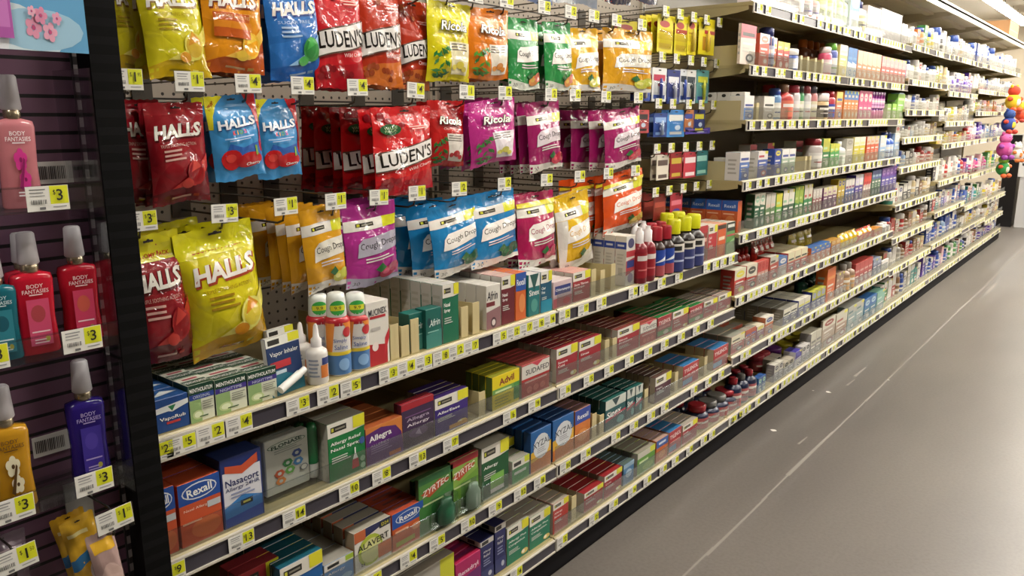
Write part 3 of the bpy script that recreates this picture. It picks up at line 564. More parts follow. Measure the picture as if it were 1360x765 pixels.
def bottle(s, xc, yt, wpx, prof, cols, noun, label, n=1, X=-1.262, dx=None, capname='cap', labels=(), name='bottle', cat='bottle', deck=None, fins=('plas', 'plas'), sx=1.0, capfrac=.7, extra=None, rz=0):
    """prof: (r, z) 0..1 fractions of half width and height; below capfrac is body, above cap; labels: art on the wrap"""
    z = deck if deck else ZD[s]; y = ypx(xc, X, z+.05); h = zpy(yt, X, y)-z; r = abs(ypx(xc+wpx/2, X, z+.05)-ypx(xc-wpx/2, X, z+.05))/2
    t = thing(name, label, cat, (X, y, z), (0, 0, radians(rz)))
    body = [(max(.0004, a*r), b*h) for a, b in prof if b <= capfrac+1e-6]; cap = [(max(.0004, a*r), b*h) for a, b in prof if b >= capfrac-1e-6]
    m = MB(); m.lathe(body, M(cols[0], fins[0]), 20, sx=sx); part(m, 'body', t)
    m = MB(); m.lathe([(a*1.02, b) for a, b in cap], M(cols[1], fins[1]), 18, sx=sx); part(m, capname, t)
    if labels:
        v0, v1, items = labels; rr = max(a for a, b in prof if b <= v1+.05)*r*1.012; sp = 2.5; hh = (v1-v0)*h
        S = lambda u, v, l: ((rr+l)*sx*cos((u-.5)*sp-.45), (rr+l)*sin((u-.5)*sp-.45), v0*h+v*hh)
        m = MB(); m.art(items, S, rr*sp, hh, 'card', 10, 1, .0002, .0002); part(m, 'label', t)
    if extra: extra(t, r, h)
    dx = dx or 2*r*sx+.002
    for i in range(1, n): copy_tree(t, (X-dx*i, y, z), None, f'{noun} standing behind the front one', f'{noun}, behind the front one')
    PROD.append((s, y, z, noun)); return t
CYL = [(.93, 0), (1, .02), (1, .62), (.96, .68), (.6, .74), (.42, .78)]
CAN = [(.95, 0), (1, .015), (1, .6), (.94, .62), (.94, .70), (.78, .714), (.78, .716), (.80, .74), (.74, .93), (.66, .985), (.45, 1)]
def sticker(t, r, h):
    m = MB(); m.lathe([(r*.99, h*.612), (r*1.03, h*.62), (r*1.03, h*.665), (r*.95, h*.70), (r*.82, h*.715)], M('b42834', 'plas'), 20); part(m, 'collar', t)
    m = MB(); S = lambda u, v, l: ((.805*r+l)*cos((u-.5)*1.7-.5), (.805*r+l)*sin((u-.5)*1.7-.5), h*(.74+.18*v))
    m.art([('e', .5, .5, .5, .5, '38a848'), ('r', .06, .32, .94, .68, 'd8d830'), ('t', '9.9', .5, .5, .4, .22, '2c2c1c')], S, 1, 1, 'paper', 6, 1); part(m, 'price_sticker', t)
SAL = (.02, .65, [('r', 0, 0, 1, 1, 'd8d4d0'), ('r', 0, 0, 1, .38, '4c78b0'), ('p', [(0, .4), (.22, .4), (.34, 1), (0, 1)], 'd88430'), ('p', [(.6, 1), (1, 1), (1, .84), (.8, .8)], 'd88430'), ('r', 0, .38, 1, .45, 'd8c038'), ('e', .74, .82, .16, .1, 'b83038'), ('t', 'Simply', .5, .66, .42, .09, '28509c'), ('t', 'Saline', .52, .54, .42, .09, '28509c'), ('e', .6, .2, .18, .12, '88b0dc')])
for xc, yt, X, lb in ((425, 390, -1.325, 'orange and blue nasal spray can half hidden by the white squeeze bottle'), (449, 388, -1.262, 'middle one of three orange and blue nasal spray cans with red collars'), (474, 388, -1.262, 'rightmost of three orange and blue nasal spray cans, beside the white and red box')):
    t = bottle('A', xc, yt, 26, CAN, ('d0ccc8', 'd8dcd8'), 'orange and blue spray can', lb, X=X, labels=SAL, extra=sticker, capfrac=.715, name='nasal_spray_can', cat='spray can')
    m = MB(); rr = .0145; h_ = .12
NOZ = [(.93, 0), (1, .03), (1, .5), (.94, .56), (.6, .6), (.5, .62), (.5, .74), (.3, .78), (.2, .96), (.1, 1)]
for xc, yt, X, lb in ((421, 430, -1.247, 'white nasal squeeze bottle with pointed tip in front of the spray cans'), (400, 428, -1.315, 'white squeeze bottle peeking out behind the inhaler card')):
    bottle('A', xc, yt, 23, NOZ, ('dcd8d4', 'e4e0e0'), 'white squeeze bottle', lb, X=X, capfrac=.62, capname='nozzle', name='squeeze_bottle', labels=(.08, .5, [('r', .55, .1, .9, .6, 'd07838'), ('r', .6, .62, .95, .9, '2c3c78')]+bars(.1, .5, .1, .9, 5, '9098a8')))
MUC = ('dcd8d0', [('p', [(.1, .35), (.9, .3), (.9, 0), (.1, 0)], 'b02830'), ('p', [(.75, .1), (1, .4), (1, .55), (.8, .4)], 'c03038'), T('MUCINEX', .5, .84, .8, .1, '30303c', b=.01, rot=3), ('r', .15, .74, .85, .78, 'b03038'), ('e', .35, .3, .14, .07, 'e8d8d4'), ('r', .2, .55, .6, .6, 'b8b4b0')], bars(.1, .9, .2, .8, 5, 'b0aca8'), (), 'd4d0c8', 'd4d0c8')
bx('A', 488, 518, 400, .04, 2, MUC, 'white and red mucus spray box', 'white and red nasal box right of the spray cans')
# tan shelf dividers
dv = MB(); dv.prism([(0, 0), (0, .058), (-.004, .064), (-.34, .050), (-.34, 0)], 0, .0016, M('c3b588', 'plas')); dv.box(-.003, 0, -.011, .013, 0, .066, M('cabb8e', 'plas')); dv.box(-.34, 0, -.012, .012, 0, .0015, M('c3b588', 'plas'))
dvm = dv.mesh('shelf_divider')
def divider(s, px, lab, X=-1.2385, h=1.0, k=None, z=None):
    zz = z if z else ZD[s]; o = link('shelf_divider', dvm, None, (X, ypx(px, X, zz+.03), zz), (0, 0, 0)); o.scale = (1, 1, h)
    tag(o, lab, 'shelf divider', 'tan shelf dividers')
for px, hh, lab in ((524, 1.2, 'right of the white and red box'), (538, 1.05, 'second right of the white and red box'), (551, 1.2, 'left of the teal spray boxes'), (617, 1.15, 'right of the green nasal spray box'), (632, 1.2, 'left of the white and maroon spray box'), (788, 1.25, 'right of the small red boxes'), (800, 1.1, 'left of the white box row'), (814, 1.25, 'before the white box row')):
    divider('A', px, f'tan divider on the highest shelf, {lab}', h=hh)
AFR = ('176058', [T('Afrin', .55, .64, .7, .17, 'e0e8e4', sh=.2, b=.01, rot=4), ('p', [(0, .35), (1, .45), (1, 0), (0, 0)], '3c8078'), ('e', .2, .68, .12, .1, '0c3c40'), ('r', .1, .4, .8, .43, '8cc0b4')], (), (), '155048', '1c6860')
bx('A', 566, 587, 387, .035, 1, AFR, 'teal spray box', 'teal nasal spray box, front one beside the taller green box', h=.092)
bx('A', 544, 565, 390, .035, 1, AFR, 'teal spray box, left', 'teal nasal spray box, left one of the two', X=-1.25, h=.088)
GNS = ('16684c', a_store('14583c', ['Nasal', 'Spray'], band=.22), bars(.15, .85, .2, .85, 6, 'b8b4a8'), (), 'c8c4bc', 'c4c0b8')
bx('A', 588.5, 610, 377, .034, 7, GNS, 'white and green nasal spray box', 'tall white and green nasal spray box with yellow corner')
bx('A', 560, 587, 374, .034, 6, ('ccc8c0', (), bars(.15, .85, .2, .85, 6, 'b8b4a8'), (), 'c8c4bc', 'c8c4bc'), 'plain white spray box', 'plain white box standing directly behind the teal spray boxes', X=-1.335)
WAF = ('d4d0c8', [('r', 0, .52, .6, .62, '702830'), T('Afrin', .42, .76, .75, .2, '20202c', sh=.15, b=.01), ('p', [(0, .4), (1, .48), (1, 0), (0, 0)], '8a6468'), ('e', .5, .14, .2, .12, '4c3038'), ('e', .5, .14, .13, .07, 'd8ccc8')], (), (), 'c8c4bc', 'ccc8c0')
bx('A', 646, 665, 378, .034, 5, WAF, 'white and maroon spray box', 'white and maroon nasal spray box right of the tan dividers')
MNS = ('641c28', a_store('641c28', ['Nasal', 'Spray'], band=.26), (), (), 'c8c4bc', 'c8a8a0')
bx('A', 666, 684, 366, .034, 5, MNS, 'maroon nasal spray box', 'maroon nasal spray box with white yellow-cornered top')
bx('A', 685, 699, 362, .034, 4, ('c8602c', [('r', 0, .62, 1, 1, '28509c'), T('Rexall', .5, .8, .8, .13, b=.01), ('e', .6, .35, .3, .2, 'd88850')], (), (), 'c8602c', 'c86838'), 'orange and blue spray box', 'narrow orange box with blue top between maroon and teal boxes')
bx('A', 702, 717, 364, .034, 4, ('1c6c70', [('r', 0, .7, 1, 1, 'd4d8d4'), ('p', [(.1, 1), (.9, 1), (.5, .6)], '20504c'), T('Sinex', .5, .56, .9, .14, b=.01), ('e', .5, .25, .3, .16, '4c9088')], (), (), '28a0b0', 'c8c8c4'), 'teal and white sinus spray box', 'teal sinus spray box with white top and dark crest')
bx('A', 718, 733, 360, .034, 4, ('14506c', a_store('14506c', ['Clear', 'Fine'], band=.28)+[('r', 0, 0, 1, .3, '1c809c')], (), (), 'c4c4c0', 'ccccc8'), 'deep blue spray box', 'deep blue nasal spray box with white top')
bx('A', 735, 760, 372, .03, 4, ('c8b0b4', [('r', .08, .5, .92, .82, '2c3878'), T('Chloraseptic', .5, .66, .78, .12, b=.01), ('p', [(0, .35), (1, .4), (1, 0), (0, 0)], 'b06068'), ('e', .7, .2, .2, .12, 'c03040')], (), (), 'c8b4b4', 'ccc0bc'), 'pink and navy throat box', 'pale pink throat box with navy name plate')
bx('A', 761, 784, 360, .03, 4, ('98242c', a_store('98242c', ['Sore Throat', 'Lozenges'], band=.3), (), (), 'c4bcb0', 'c09088'), 'crimson throat box', 'crimson throat lozenge box with white and yellow top')
PUL = ('d4d0c8', [('p', [(0, .5), (1, .55), (1, .3), (0, .2)], 'a84048'), ('r', .1, .36, .9, .5, '2c3c78'), ('e', .5, .85, .35, .1, '48486c'), ('e', .5, .15, .3, .1, '9080a0'), ('r', 0, .58, 1, .7, 'b03840')], [('r', 0, .74, 1, .88, '30489c'), ('r', .2, .79, .8, .83, 'd0d4e0'), ('r', .3, .2, .7, .36, 'b8b4ac')]+bars(.2, .8, .4, .66, 4, 'c0bcb4'), (), 'd8d4cc', 'd4d0c4')
bx('A', 831, 843, 313, .04, 5, PUL, 'white box with blue stripe', 'narrow white and red box fronting a row of blue striped white boxes')
RBC = [(.92, 0), (1, .02), (1, .58), (.9, .66), (.55, .72), (.5, .75), (.5, .92), (.3, .94), (.28, 1)]
for i, (xc, yt, X) in enumerate(((848, 302, -1.2385), (859, 300, -1.2385), (842, 296, -1.32), (853, 294, -1.33))):
    bottle('A', xc, yt, 11, RBC, ('7c1c28', 'd8d4d4'), 'red spray bottle', f'{["left front", "right front", "left rear", "right rear"][i]} of four red throat spray bottles with clear caps', X=X, capfrac=.72, labels=(.1, .55, [('r', 0, 0, 1, 1, '901c28'), ('r', .2, .7, .9, .9, 'd8d0cc'), ('r', .25, .3, .8, .36, 'c87070')]), name='throat_spray_bottle')
SYR = [(.93, 0), (1, .02), (1, .54), (.95, .6), (.62, .68), (.5, .71), (.56, .715), (.60, .73), (.60, .97), (.52, 1)]
for i, (xc, yt, X) in enumerate(((871, 301, -1.247), (883, 299, -1.247), (864, 296, -1.315), (876, 294, -1.315))):
    bottle('A', xc, yt, 11.5, SYR, ('2c1814', '9c2430'), 'red capped syrup bottle', f'{["left front", "right front", "left rear", "right rear"][i]} of four dark syrup bottles with crimson caps', X=X, capfrac=.72, labels=(.03, .55, [('r', 0, 0, 1, .4, 'a04850'), ('r', 0, .4, 1, 1, '24449c'), ('p', [(.2, .5), (.9, .8), (.9, .6)], 'd8dce0')]), name='syrup_bottle', cat='syrup bottle')
for i, (xc, yt, X, lab) in enumerate(((893, 291, -1.247, 'left front'), (907, 287, -1.247, 'middle front'), (919, 284, -1.247, 'right front'), (884, 283, -1.33, 'left rear'), (899, 281, -1.33, 'right rear'))):
    bottle('A', xc, yt, 14, SYR, ('1c1210', 'c8c81c'), 'yellow capped syrup bottle', f'{lab} of five dark syrup bottles with bright yellow caps', X=X, capfrac=.72, labels=(.02, .55, [('r', 0, 0, 1, .7, '30386c'), ('r', 0, .7, 1, 1, 'd0ccc4'), ('r', .2, .76, .6, .92, '2c2a28'), ('r', .3, .35, .8, .42, 'a8b0cc')]), name='syrup_bottle', cat='syrup bottle')
bx('A', 927.5, 939, 300, .03, 4, ('8c3c34', [('r', 0, .8, 1, 1, 'b03038'), ('e', .5, .3, .4, .2, '6c5048'), ('r', .1, .55, .9, .65, 'd8a898')], (), (), 'c4bcb0', 'c8c0b8'), 'brown and red syrup box', 'brown and red syrup box right of the yellow capped bottles')
bx('A', 940, 951.5, 299, .03, 4, ('b02830', a_store('b02830', ['Cold', 'Flu'], band=.24), (), (), 'c8c0b4', 'c8c4b8'), 'red syrup box', 'red syrup box with white top, left of the orange one')
bx('A', 952.5, 963.5, 297, .03, 4, ('c8582c', [('r', 0, .84, 1, .96, '3c3028'), ('r', .15, .5, .85, .6, 'e8d0b8'), ('e', .5, .2, .3, .14, 'd87838')], (), (), 'c8c0b4', 'c89878'), 'orange syrup box', 'orange syrup box between the red and the green one')
bx('A', 964.5, 975.5, 295, .03, 4, ('5c9050', [('r', 0, .72, 1, 1, '2c3028'), ('r', .1, .84, .9, .94, 'd8d8d0'), ('r', 0, .56, 1, .62, 'b04850'), ('p', [(0, .3), (1, .5), (1, 0), (0, 0)], '98b888')], (), (), 'c8c4b8', 'c8c4b8'), 'green and black syrup box', 'green and black syrup box, last on the highest shelf of the second bay')
# ---- second shelf
REX = ('c0502c', [('r', 0, .66, 1, 1, '1f4a98'), ('e', .5, .83, .42, .13, 'd8dce4'), ('e', .5, .83, .39, .11, '1f4a98'), T('Rexall', .5, .83, .6, .13, b=.02, rot=4), T('Nasal Allergy', .4, .56, .6, .05, 'f0d8c8'), ('r', .66, .5, .98, .6, 'b8bcc0'), ('e', .6, .22, .36, .16, 'cc6838'), ('r', .05, .35, .5, .38, 'e0a888')], (), (), 'b84c2c', 'b44c2c')
bx('B', 196, 237, 652, .05, 2, REX, 'orange and blue allergy box beside the post', 'orange allergy box with blue top, partly hidden by the black post', X=-1.2385)
bx('B', 240, 296, 636, .05, 3, REX, 'orange and blue allergy box', 'orange allergy box with blue top left of the navy and white box')
NAS = ('20306c', [('r', .04, .02, .96, .80, 'd4d4dc'), ('p', [(.04, .3), (.5, .42), (.96, .32), (.96, .02), (.04, .02)], '3878b8'), ('p', [(.04, .14), (.96, .18), (.96, .02), (.04, .02)], '24489c'), ('p', [(.1, .8), (.5, .72), (.9, .82), (.9, .95), (.5, .84), (.1, .9)], 'c05030'), T('Nasacort', .5, .64, .82, .1, '1c2860', b=.014), T('Allergy 24HR', .5, .54, .84, .07, '1c2860', b=.006), ('r', .42, .26, .72, .34, '1c2428'), ('r', .48, .285, .66, .315, 'b8b04c')]+bars(.2, .8, .40, .5, 2, '8890b0'), (), (), '24386c', '243468')
bx('B', 296.5, 351, 603, .05, 1, NAS, 'navy and white allergy box', 'navy and white nasal allergy box with orange arc, front one')
bx('B', 282, 330, 600, .05, 2, NAS, 'navy allergy box at the back', 'navy and white nasal allergy box set back to the left', X=-1.318)
def clamshell(s, x0, x1, yt, i, X, lab):
    z = ZD[s]; y0, y1 = ypx(x0, X, z+.05), ypx(x1, X, z+.05)-.002; w = y1-y0; h = zpy(yt, X, (y0+y1)/2)-z
    r = thing('clamshell_pack', lab, 'medicine pack', (X, y0, z))
    m = MB(); m.bev(-.03, -.010, w*.05, w*.78, .01, h*.96, .002, M('d2d2c8', 'card')); it = [('e', .5, .86, .44, .065, '2c5c40'), ('e', .5, .86, .42, .055, 'd8dcd0'), T('FLONASE', .5, .86, .7, .07, '143c28', b=.035, rot=3)]
    for a, b_, c in ((.72, .62, '2c4c98'), (.50, .5, '3c8c50'), (.74, .46, '4c88c0'), (.54, .36, '68a850'), (.30, .36, 'c85c38'), (.32, .22, 'd88848')):
        it += [('p', [(a+.12*cos(q*pi/3), b_+.075*sin(q*pi/3)) for q in range(6)], c), ('e', a, b_, .045, .03, 'd0d4d0')]
    it += [('e', .86, .32, .09, .06, '707880'), ('e', .86, .32, .07, .045, 'd2d2c8')]+bars(.2, .85, .72, .8, 2, 'a0a49c')
    m.art(it, lambda u, v, l: (-.010+l, w*.05+u*w*.73, .01+v*(h*.96-.01)), w*.73, h*.95, 'card'); part(m, 'carton', r)
    m = MB(); m.lathe([(.011, 0), (.0125, .004), (.0125, h*.22), (.011, h*.24)], M('d4d4d0', 'plas'), 14, (-.018, w*.88, .012)); m.lathe([(.0123, h*.24), (.0125, h*.8), (.009, h*.88), (.004, h*.9)], M('1f8048', 'plas'), 14, (-.018, w*.88, .012)); part(m, 'spray_bottle', r)
    m = MB(); m.bev(-.034, -.002, 0, w, .0, h, .004, M('e8eef0', 'clear')); part(m, 'clear_shell', r)
    PROD.append((s, (y0+y1)/2, z, 'white and green clamshell'))
clamshell('B', 353, 432, 574, 0, -1.258, 'white clamshell pack with coloured hexagons and green spray bottle, front one')
clamshell('B', 343, 415, 573, 1, -1.30, 'white clamshell pack with green bottle, standing behind the front one')
ANS = ('17743c', a_store('1c7a40', ['Allergy Relief', 'Nasal Spray'], pic='nasal', band=.24), bars(.2, .8, .2, .8, 6, 'b0aca0'), (), 'bcb8ac', 'b4b0a4')
bx('B', 437, 486, 556, .045, 5, ANS, 'green allergy spray box', 'green allergy nasal spray box with white bottle picture', X=-1.2385)
ALG = ('c87838', [('p', [(0, 0), (1, 0), (1, .2), (.95, .6), (.8, .82), (.4, .92), (0, .84)], '54246c'), T('Allegra', .38, .68, .6, .2, b=.02, rot=3), T('ALLERGY', .36, .5, .5, .06, 'c8b8d4'), ('r', .6, .06, .92, .16, 'b06038')]+bars(.12, .7, .28, .46, 3, '9078a8'), (), [('r', 0, 0, 1, .9, 'a85830')], '6c3058', 'a85830')
bx('B', 486.5, 536, 561, .03, 6, ALG, 'purple and orange allergy box', 'wide purple allergy tablet box with orange corner')
bx('B', 534, 577, 531, .012, 2, ('3c2848', [('r', 0, .86, 1, 1, 'a02430'), T('Allegra', .5, .62, .7, .09, 'b8a8c0', b=.01), T('Allergy', .5, .5, .7, .08, 'e0d8e0', b=.01), ('e', .5, .3, .3, .1, '58406c'), ('p', [(.4, .28), (.6, .22), (.52, .38)], '9888a8'), ('r', .1, .7, .9, .72, '7c5888')], (), (), '58202c', '9c2c34'), 'dark purple blister card', 'dark purple allergy blister card with red top edge', name='blister_card')
bx('B', 578, 622, 522, .022, 4, ('3a2478', a_store('3a2478', ['AllerEase'], band=.3, pic='pill')+[('r', .4, .06, .96, .16, 'c89858')], (), (), 'bcb8ac', '382460'), 'violet allergy tablet box', 'violet allergy tablet box with white and yellow top, right of the dark card')
divider('B', 640, 'tan divider on the second shelf left of the yellow and green box', h=1.0)
ADV = ('d4c418', [('r', 0, .62, 1, 1, 'dcc81c'), T('Advil', .52, .8, .56, .2, '7c2028', b=.03, rot=3), ('r', 0, .48, 1, .62, '6c9c50'), ('r', .1, .5, .7, .56, 'c8d8a0'), ('r', .78, .1, 1, .62, '4c8c48')]+bars(.08, .7, .08, .44, 4, 'a0a028'), (), (), '586c30', '8c8c28')
bx('B', 654, 690, 495, .022, 4, ADV, 'yellow and green tablet box', 'yellow and green pain tablet box with dark red name')
SUD = ('a82c2c', [('r', 0, .56, 1, .96, 'd0ccc4'), T('SUDAFED', .56, .74, .84, .16, '28242c', b=.012), ('p', [(.3, 1), (.8, 1), (.55, .84)], 'c04050'), ('r', .1, .42, .9, .48, 'd8a8a0'), ('e', .5, .2, .1, .1, 'c86058'), ('e', .74, .2, .1, .1, 'c86058'), ('e', .26, .2, .1, .1, 'c86058')], (), (), 'b8b0a4', '8c4038')
bx('B', 693, 730, 479, .02, 6, SUD, 'white and red cold tablet box', 'white and red sinus tablet box with black name')
RSB = lambda *w: ('9a2430', a_store('9a2430', list(w), band=.3, pic='pill'), (), (), 'b4aca0', '8c2830')
bx('B', 739, 767, 459, .022, 6, RSB('Severe', 'Cold'), 'red cold tablet box, left', 'red sinus tablet box with white top, left of its twin')
bx('B', 769, 798, 449, .022, 6, RSB('Sinus'), 'red cold tablet box, right', 'red sinus tablet box with white top, right of its twin')
divider('B', 806, 'tan divider on the second shelf, left of the third red box', h=1.05); divider('B', 816, 'tan divider on the second shelf, touching the third red box')
bx('B', 820, 849, 433, .022, 7, ('9a2c34', a_store('9a2c34', ['Sinus', 'Pressure'], band=.3), (), (), 'b8b0a4', '7c3c34'), 'third red tablet box', 'dull red tablet box with pale row behind, right of the dividers')
bx('B', 850.5, 872, 427, .022, 5, SUD, 'narrow white and red tablet box', 'second white and red sinus tablet box beside green topped boxes')
TYL = ('98242c', [T('TYLENOL', .5, .72, .86, .2, 'e8d8d4', b=.02, rot=2), ('r', 0, .1, 1, .34, '5c8c50'), ('r', .1, .42, .9, .5, 'c87c78'), ('e', .6, .2, .2, .1, 'd0c8b8')], (), (), '5c2420', '1f6c34')
bx('B', 873.5, 892, 419, .024, 7, TYL, 'red and green topped tablet box', 'red tablet box with green top, left of the two')
bx('B', 893.5, 914, 411, .024, 5, ('a02830', a_store('a02830', ['Cold', 'Multi'], band=.34, pic='pill'), (), (), 'b4aca0', '1f6430'), 'red cold box with yellow corner', 'red cold box with yellow corner between the green topped ones')
bx('B', 915.5, 934, 405, .024, 6, TYL, 'red and green topped tablet box, right', 'red tablet box with green top, right of the two')
bx('B', 935, 952.5, 398, .024, 5, ('a02c38', a_store('a02c38', ['Flu'], band=.36, pic='pill'), (), (), 'b4aca0', '8c8478'), 'crimson flu box', 'crimson flu box, last but one on the second shelf')
bx('B', 954, 971, 390, .024, 5, ('a83440', a_store('a83440', ['Flu', 'HBP'], band=.36, pic='pill'), (), (), 'b4aca0', '8c8478'), 'last crimson flu box', 'crimson flu box at the very end of the second shelf')
# ---- third shelf
bx('C', 318, 373, 752, .03, 2, ('a02830', a_store('28489c', ['Relief'], band=.35, bandc='a02830'), (), (), '7c2830', '8c2c34'), 'red and blue tablet box', 'red topped box at the bottom left edge of the photo', X=-1.275)
bx('C', 374, 430, 742, .03, 5, ('1f5c9c', a_store('1f5c9c', ['Allergy', 'Relief'], band=.34), (), (), '1c4c5c', '1c5868'), 'blue and teal tablet box', 'blue allergy box with white and yellow top and teal row behind')
bx('C', 431, 470, 742, .055, 6, ('2c78b8', [('r', 0, .72, 1, 1, 'd4d0c8'), ('r', .1, .8, .5, .92, '2c2a28'), ('r', .72, .78, 1, .98, '9cb83c'), T('Allergy', .4, .56, .6, .12), ('e', .74, .2, .2, .12, '8cb8d8')], (), (), 'a8a49a', '9c988e'), 'light blue flat box', 'low light blue tablet box with grey white row behind')
ALV = ('d8d4cc', [('p', [(0, .72), (.5, .82), (1, .95), (1, 1), (0, 1)], '2c3058'), ('r', 0, .74, .3, 1, 'b86038'), ('r', .68, .82, .98, .97, '202838'), T('D24', .84, .9, .2, .08, 'd0c43c', b=.02), ('e', .42, .42, .34, .38, 'a8b83c'), ('e', .44, .4, .28, .3, 'd0d090'), ('r', .62, .1, 1, .45, 'c86838'), T('ALAVERT', .5, .58, .86, .15, '24281f', b=.014, rot=2), T('24', .2, .14, .1, .08, '30302c', b=.01)], [('r', .1, .1, .9, .6, 'a87850')], (), 'a89478', 'a09a8c')
bx('C', 471.5, 520, 697, .032, 6, ALV, 'white and yellow green tablet box', 'white tablet box with yellow green oval, left of the orange box', gap=.006)
bx('C', 521.5, 563, 674, .034, 6, ('c0582c', [('r', 0, .6, 1, 1, '1f4c9c'), ('e', .5, .8, .4, .14, 'c8d0e0'), ('e', .5, .8, .37, .12, '1f4c9c'), T('Rexall', .5, .8, .56, .14, b=.02, rot=3), ('r', .1, .1, .7, .22, 'a8a438'), ('e', .75, .42, .14, .1, 'd88858'), ('r', .08, .46, .5, .52, 'e0a888')], (), [('r', .2, .4, .8, .6, '6c4448')], 'b8502c', 'a84830'), 'orange and blue tablet box', 'orange tablet box with blue name panel on the third shelf')
def zyr(x0, x1, yt, X, lab, c1, bub, red):
    z = ZD['C']; y0, y1 = ypx(x0, X, z+.05), ypx(x1, X, z+.05)-.002; w = y1-y0; h = zpy(yt, X, (y0+y1)/2)-z
    r = thing('blister_card', lab, 'medicine pack', (X, y0, z))
    m = MB(); m.bev(-.012, 0, 0, w, 0, h, .0015, M(c1, 'card'), M('3c4c30', 'card'), M('94303a' if red else '3c5c34', 'card')); m.art([('r', 0, .88, 1, 1, '9c2830' if red else '2c6438'), ('p', [(0, .5), (1, .7), (1, 0), (0, 0)], '6c9838' if red else '3c7838'), ('p', [(.05, .72), (.3, .62), (.9, .8), (.6, .86)], 'b04828'), T('ZYRTEC', .48, .76, .8, .11, 'e4e0d8', sh=.25, b=.01, rot=9), ('r', .1, .5, .7, .53, 'c0cc98')], Sfront(w, h), w, h, 'card'); part(m, 'card', r)
    m = MB(); m.lathe([(w*.2, 0), (w*.24, .004), (w*.24, h*.26), (w*.16, h*.34), (w*.15, h*.42), (.002, h*.44)], M(bub, 'plas'), 14, (.012, w*.68, h*.08), sx=.5); part(m, 'pill_bottle', r)
    m = MB(); m.bev(.0005, .024, w*.3, w*.97, h*.03, h*.58, .005, M('d8ece0', 'clear')); part(m, 'blister', r)
    PROD.append(('C', (y0+y1)/2, z, 'green blister card'))
zyr(557, 603, 627, -1.2385, 'wide green blister card with dark green bottle, front one', '4c8038', '1f5c40', False)
zyr(549, 588, 630, -1.30, 'green blister card standing behind the wide front one', '4c8038', '1f5c40', False)
zyr(599, 636, 606, -1.2385, 'green blister card with red top edge and clear dome', '84a848', '8c9c90', True)
bx('C', 640, 676, 588, .03, 1, ('1c5430', a_store('1c5430', ['Allergy'], band=.28)+[('r', .3, .08, .8, .42, '78b050'), ('r', .3, .08, .8, .16, 'd8d8d0')], (), (), 'b4b0a4', 'b0aca0'), 'dark green allergy card', 'dark green allergy pack with yellow corner, front one')
bx('C', 646, 683, 588, .03, 2, ('1c5430', a_store('1c5430', ['Allergy'], band=.28), (), (), 'b4b0a4', 'b0aca0'), 'dark green allergy pack behind', 'dark green allergy pack set half behind the front one', X=-1.30)
bx('C', 680.5, 703.5, 608, .03, 7, ('3c9450', [('r', 0, .66, 1, 1, 'd4d0c8'), ('r', .08, .74, .5, .9, '2c2a28'), ('r', .7, .74, 1, 1, 'c4c834'), ('r', .1, .38, .8, .5, 'd8e4d8')], (), (), 'a09c92', '9c988e'), 'low green and white box', 'low green and white box left of the blue and yellow packs')
XYZ = ('1c5c9c', [('p', [(0, .5), (1, .62), (1, 0), (0, 0)], 'd8a830'), ('p', [(0, .26), (1, .36), (1, 0), (0, 0)], 'c87430'), ('e', .52, .58, .4, .3, 'd0d4d8'), T('XYZAL', .52, .66, .86, .15, '1c2438', b=.004, rot=4)]+bars(.3, .75, .42, .56, 3, '9c9ca4'), (), (), '1c4478', '1c3c6c')
bx('C', 705, 732, 569, .026, 6, XYZ, 'blue and yellow allergy pack, left', 'left blue and yellow allergy box with white disc', gap=.006)
bx('C', 734, 762, 553, .026, 4, XYZ, 'blue and yellow allergy pack, right', 'right blue and yellow allergy box with white disc')
bx('C', 763.5, 784, 542, .03, 3, ('c87434', [('r', 0, .64, 1, 1, '30489c'), T('Rexall', .5, .8, .7, .12, b=.01), ('e', .5, .3, .34, .16, 'd89050')], (), (), 'b87038', '7c5c58'), 'small orange and blue box', 'small orange and blue tablet box right of the two discs boxes')
divider('C', 789, 'left tan divider on the third shelf, beside the small orange box', h=1.25); divider('C', 799, 'right tan divider on the third shelf, left of the teal boxes')
SNX = ('1c5458', [('r', 0, .7, 1, 1, 'c8ccc4'), ('p', [(.3, .98), (.7, .98), (.5, .72)], '203c40'), T('Sinex', .42, .52, .7, .2, b=.02, rot=3), ('p', [(0, .4), (1, .5), (1, .42), (0, .3)], 'a8384c'), ('e', .74, .2, .18, .12, '58a0a0')], (), (), '1c484c', '1c5450')
bx('C', 804, 831, 527, .024, 7, SNX, 'teal and white sinus box', 'wide teal sinus tablet box with crimson stripe')
bx('C', 832.5, 843, 516, .024, 4, SNX, 'teal sinus box, second', 'narrow teal sinus box, left of the two narrow ones'); bx('C', 844, 853.5, 511, .024, 4, SNX, 'teal sinus box, third', 'narrow teal sinus box, right of the two narrow ones')
divider('C', 858, 'tan divider on the third shelf right of the teal boxes', h=1.1)
bx('C', 870, 891, 497, .022, 6, ('54303c', a_store('54303c', ['Night'], band=.34), (), (), 'a09484', '584038'), 'brown tablet box', 'dark brown tablet box with yellow corner on the third shelf')
divider('C', 898, 'tan divider on the third shelf between brown and blue topped boxes', h=1.15)
TYB = ('a42c34', [T('TYLENOL', .5, .76, .86, .18, 'e8dcd8', b=.02, rot=3), ('r', 0, .1, .6, .34, '7c9cc0'), ('r', .1, .46, .9, .54, 'd08880')], (), (), 'b4a890', '2c6898')
bx('C', 907, 928, 482, .04, 3, TYB, 'red box with blue top', 'red tablet box with blue top, left of the two')
divider('C', 937, 'tan divider on the third shelf between the two blue topped boxes', h=1.15)
bx('C', 947.5, 967, 460, .04, 3, TYB, 'red box with blue top, right', 'red tablet box with blue top at the end of the third shelf')
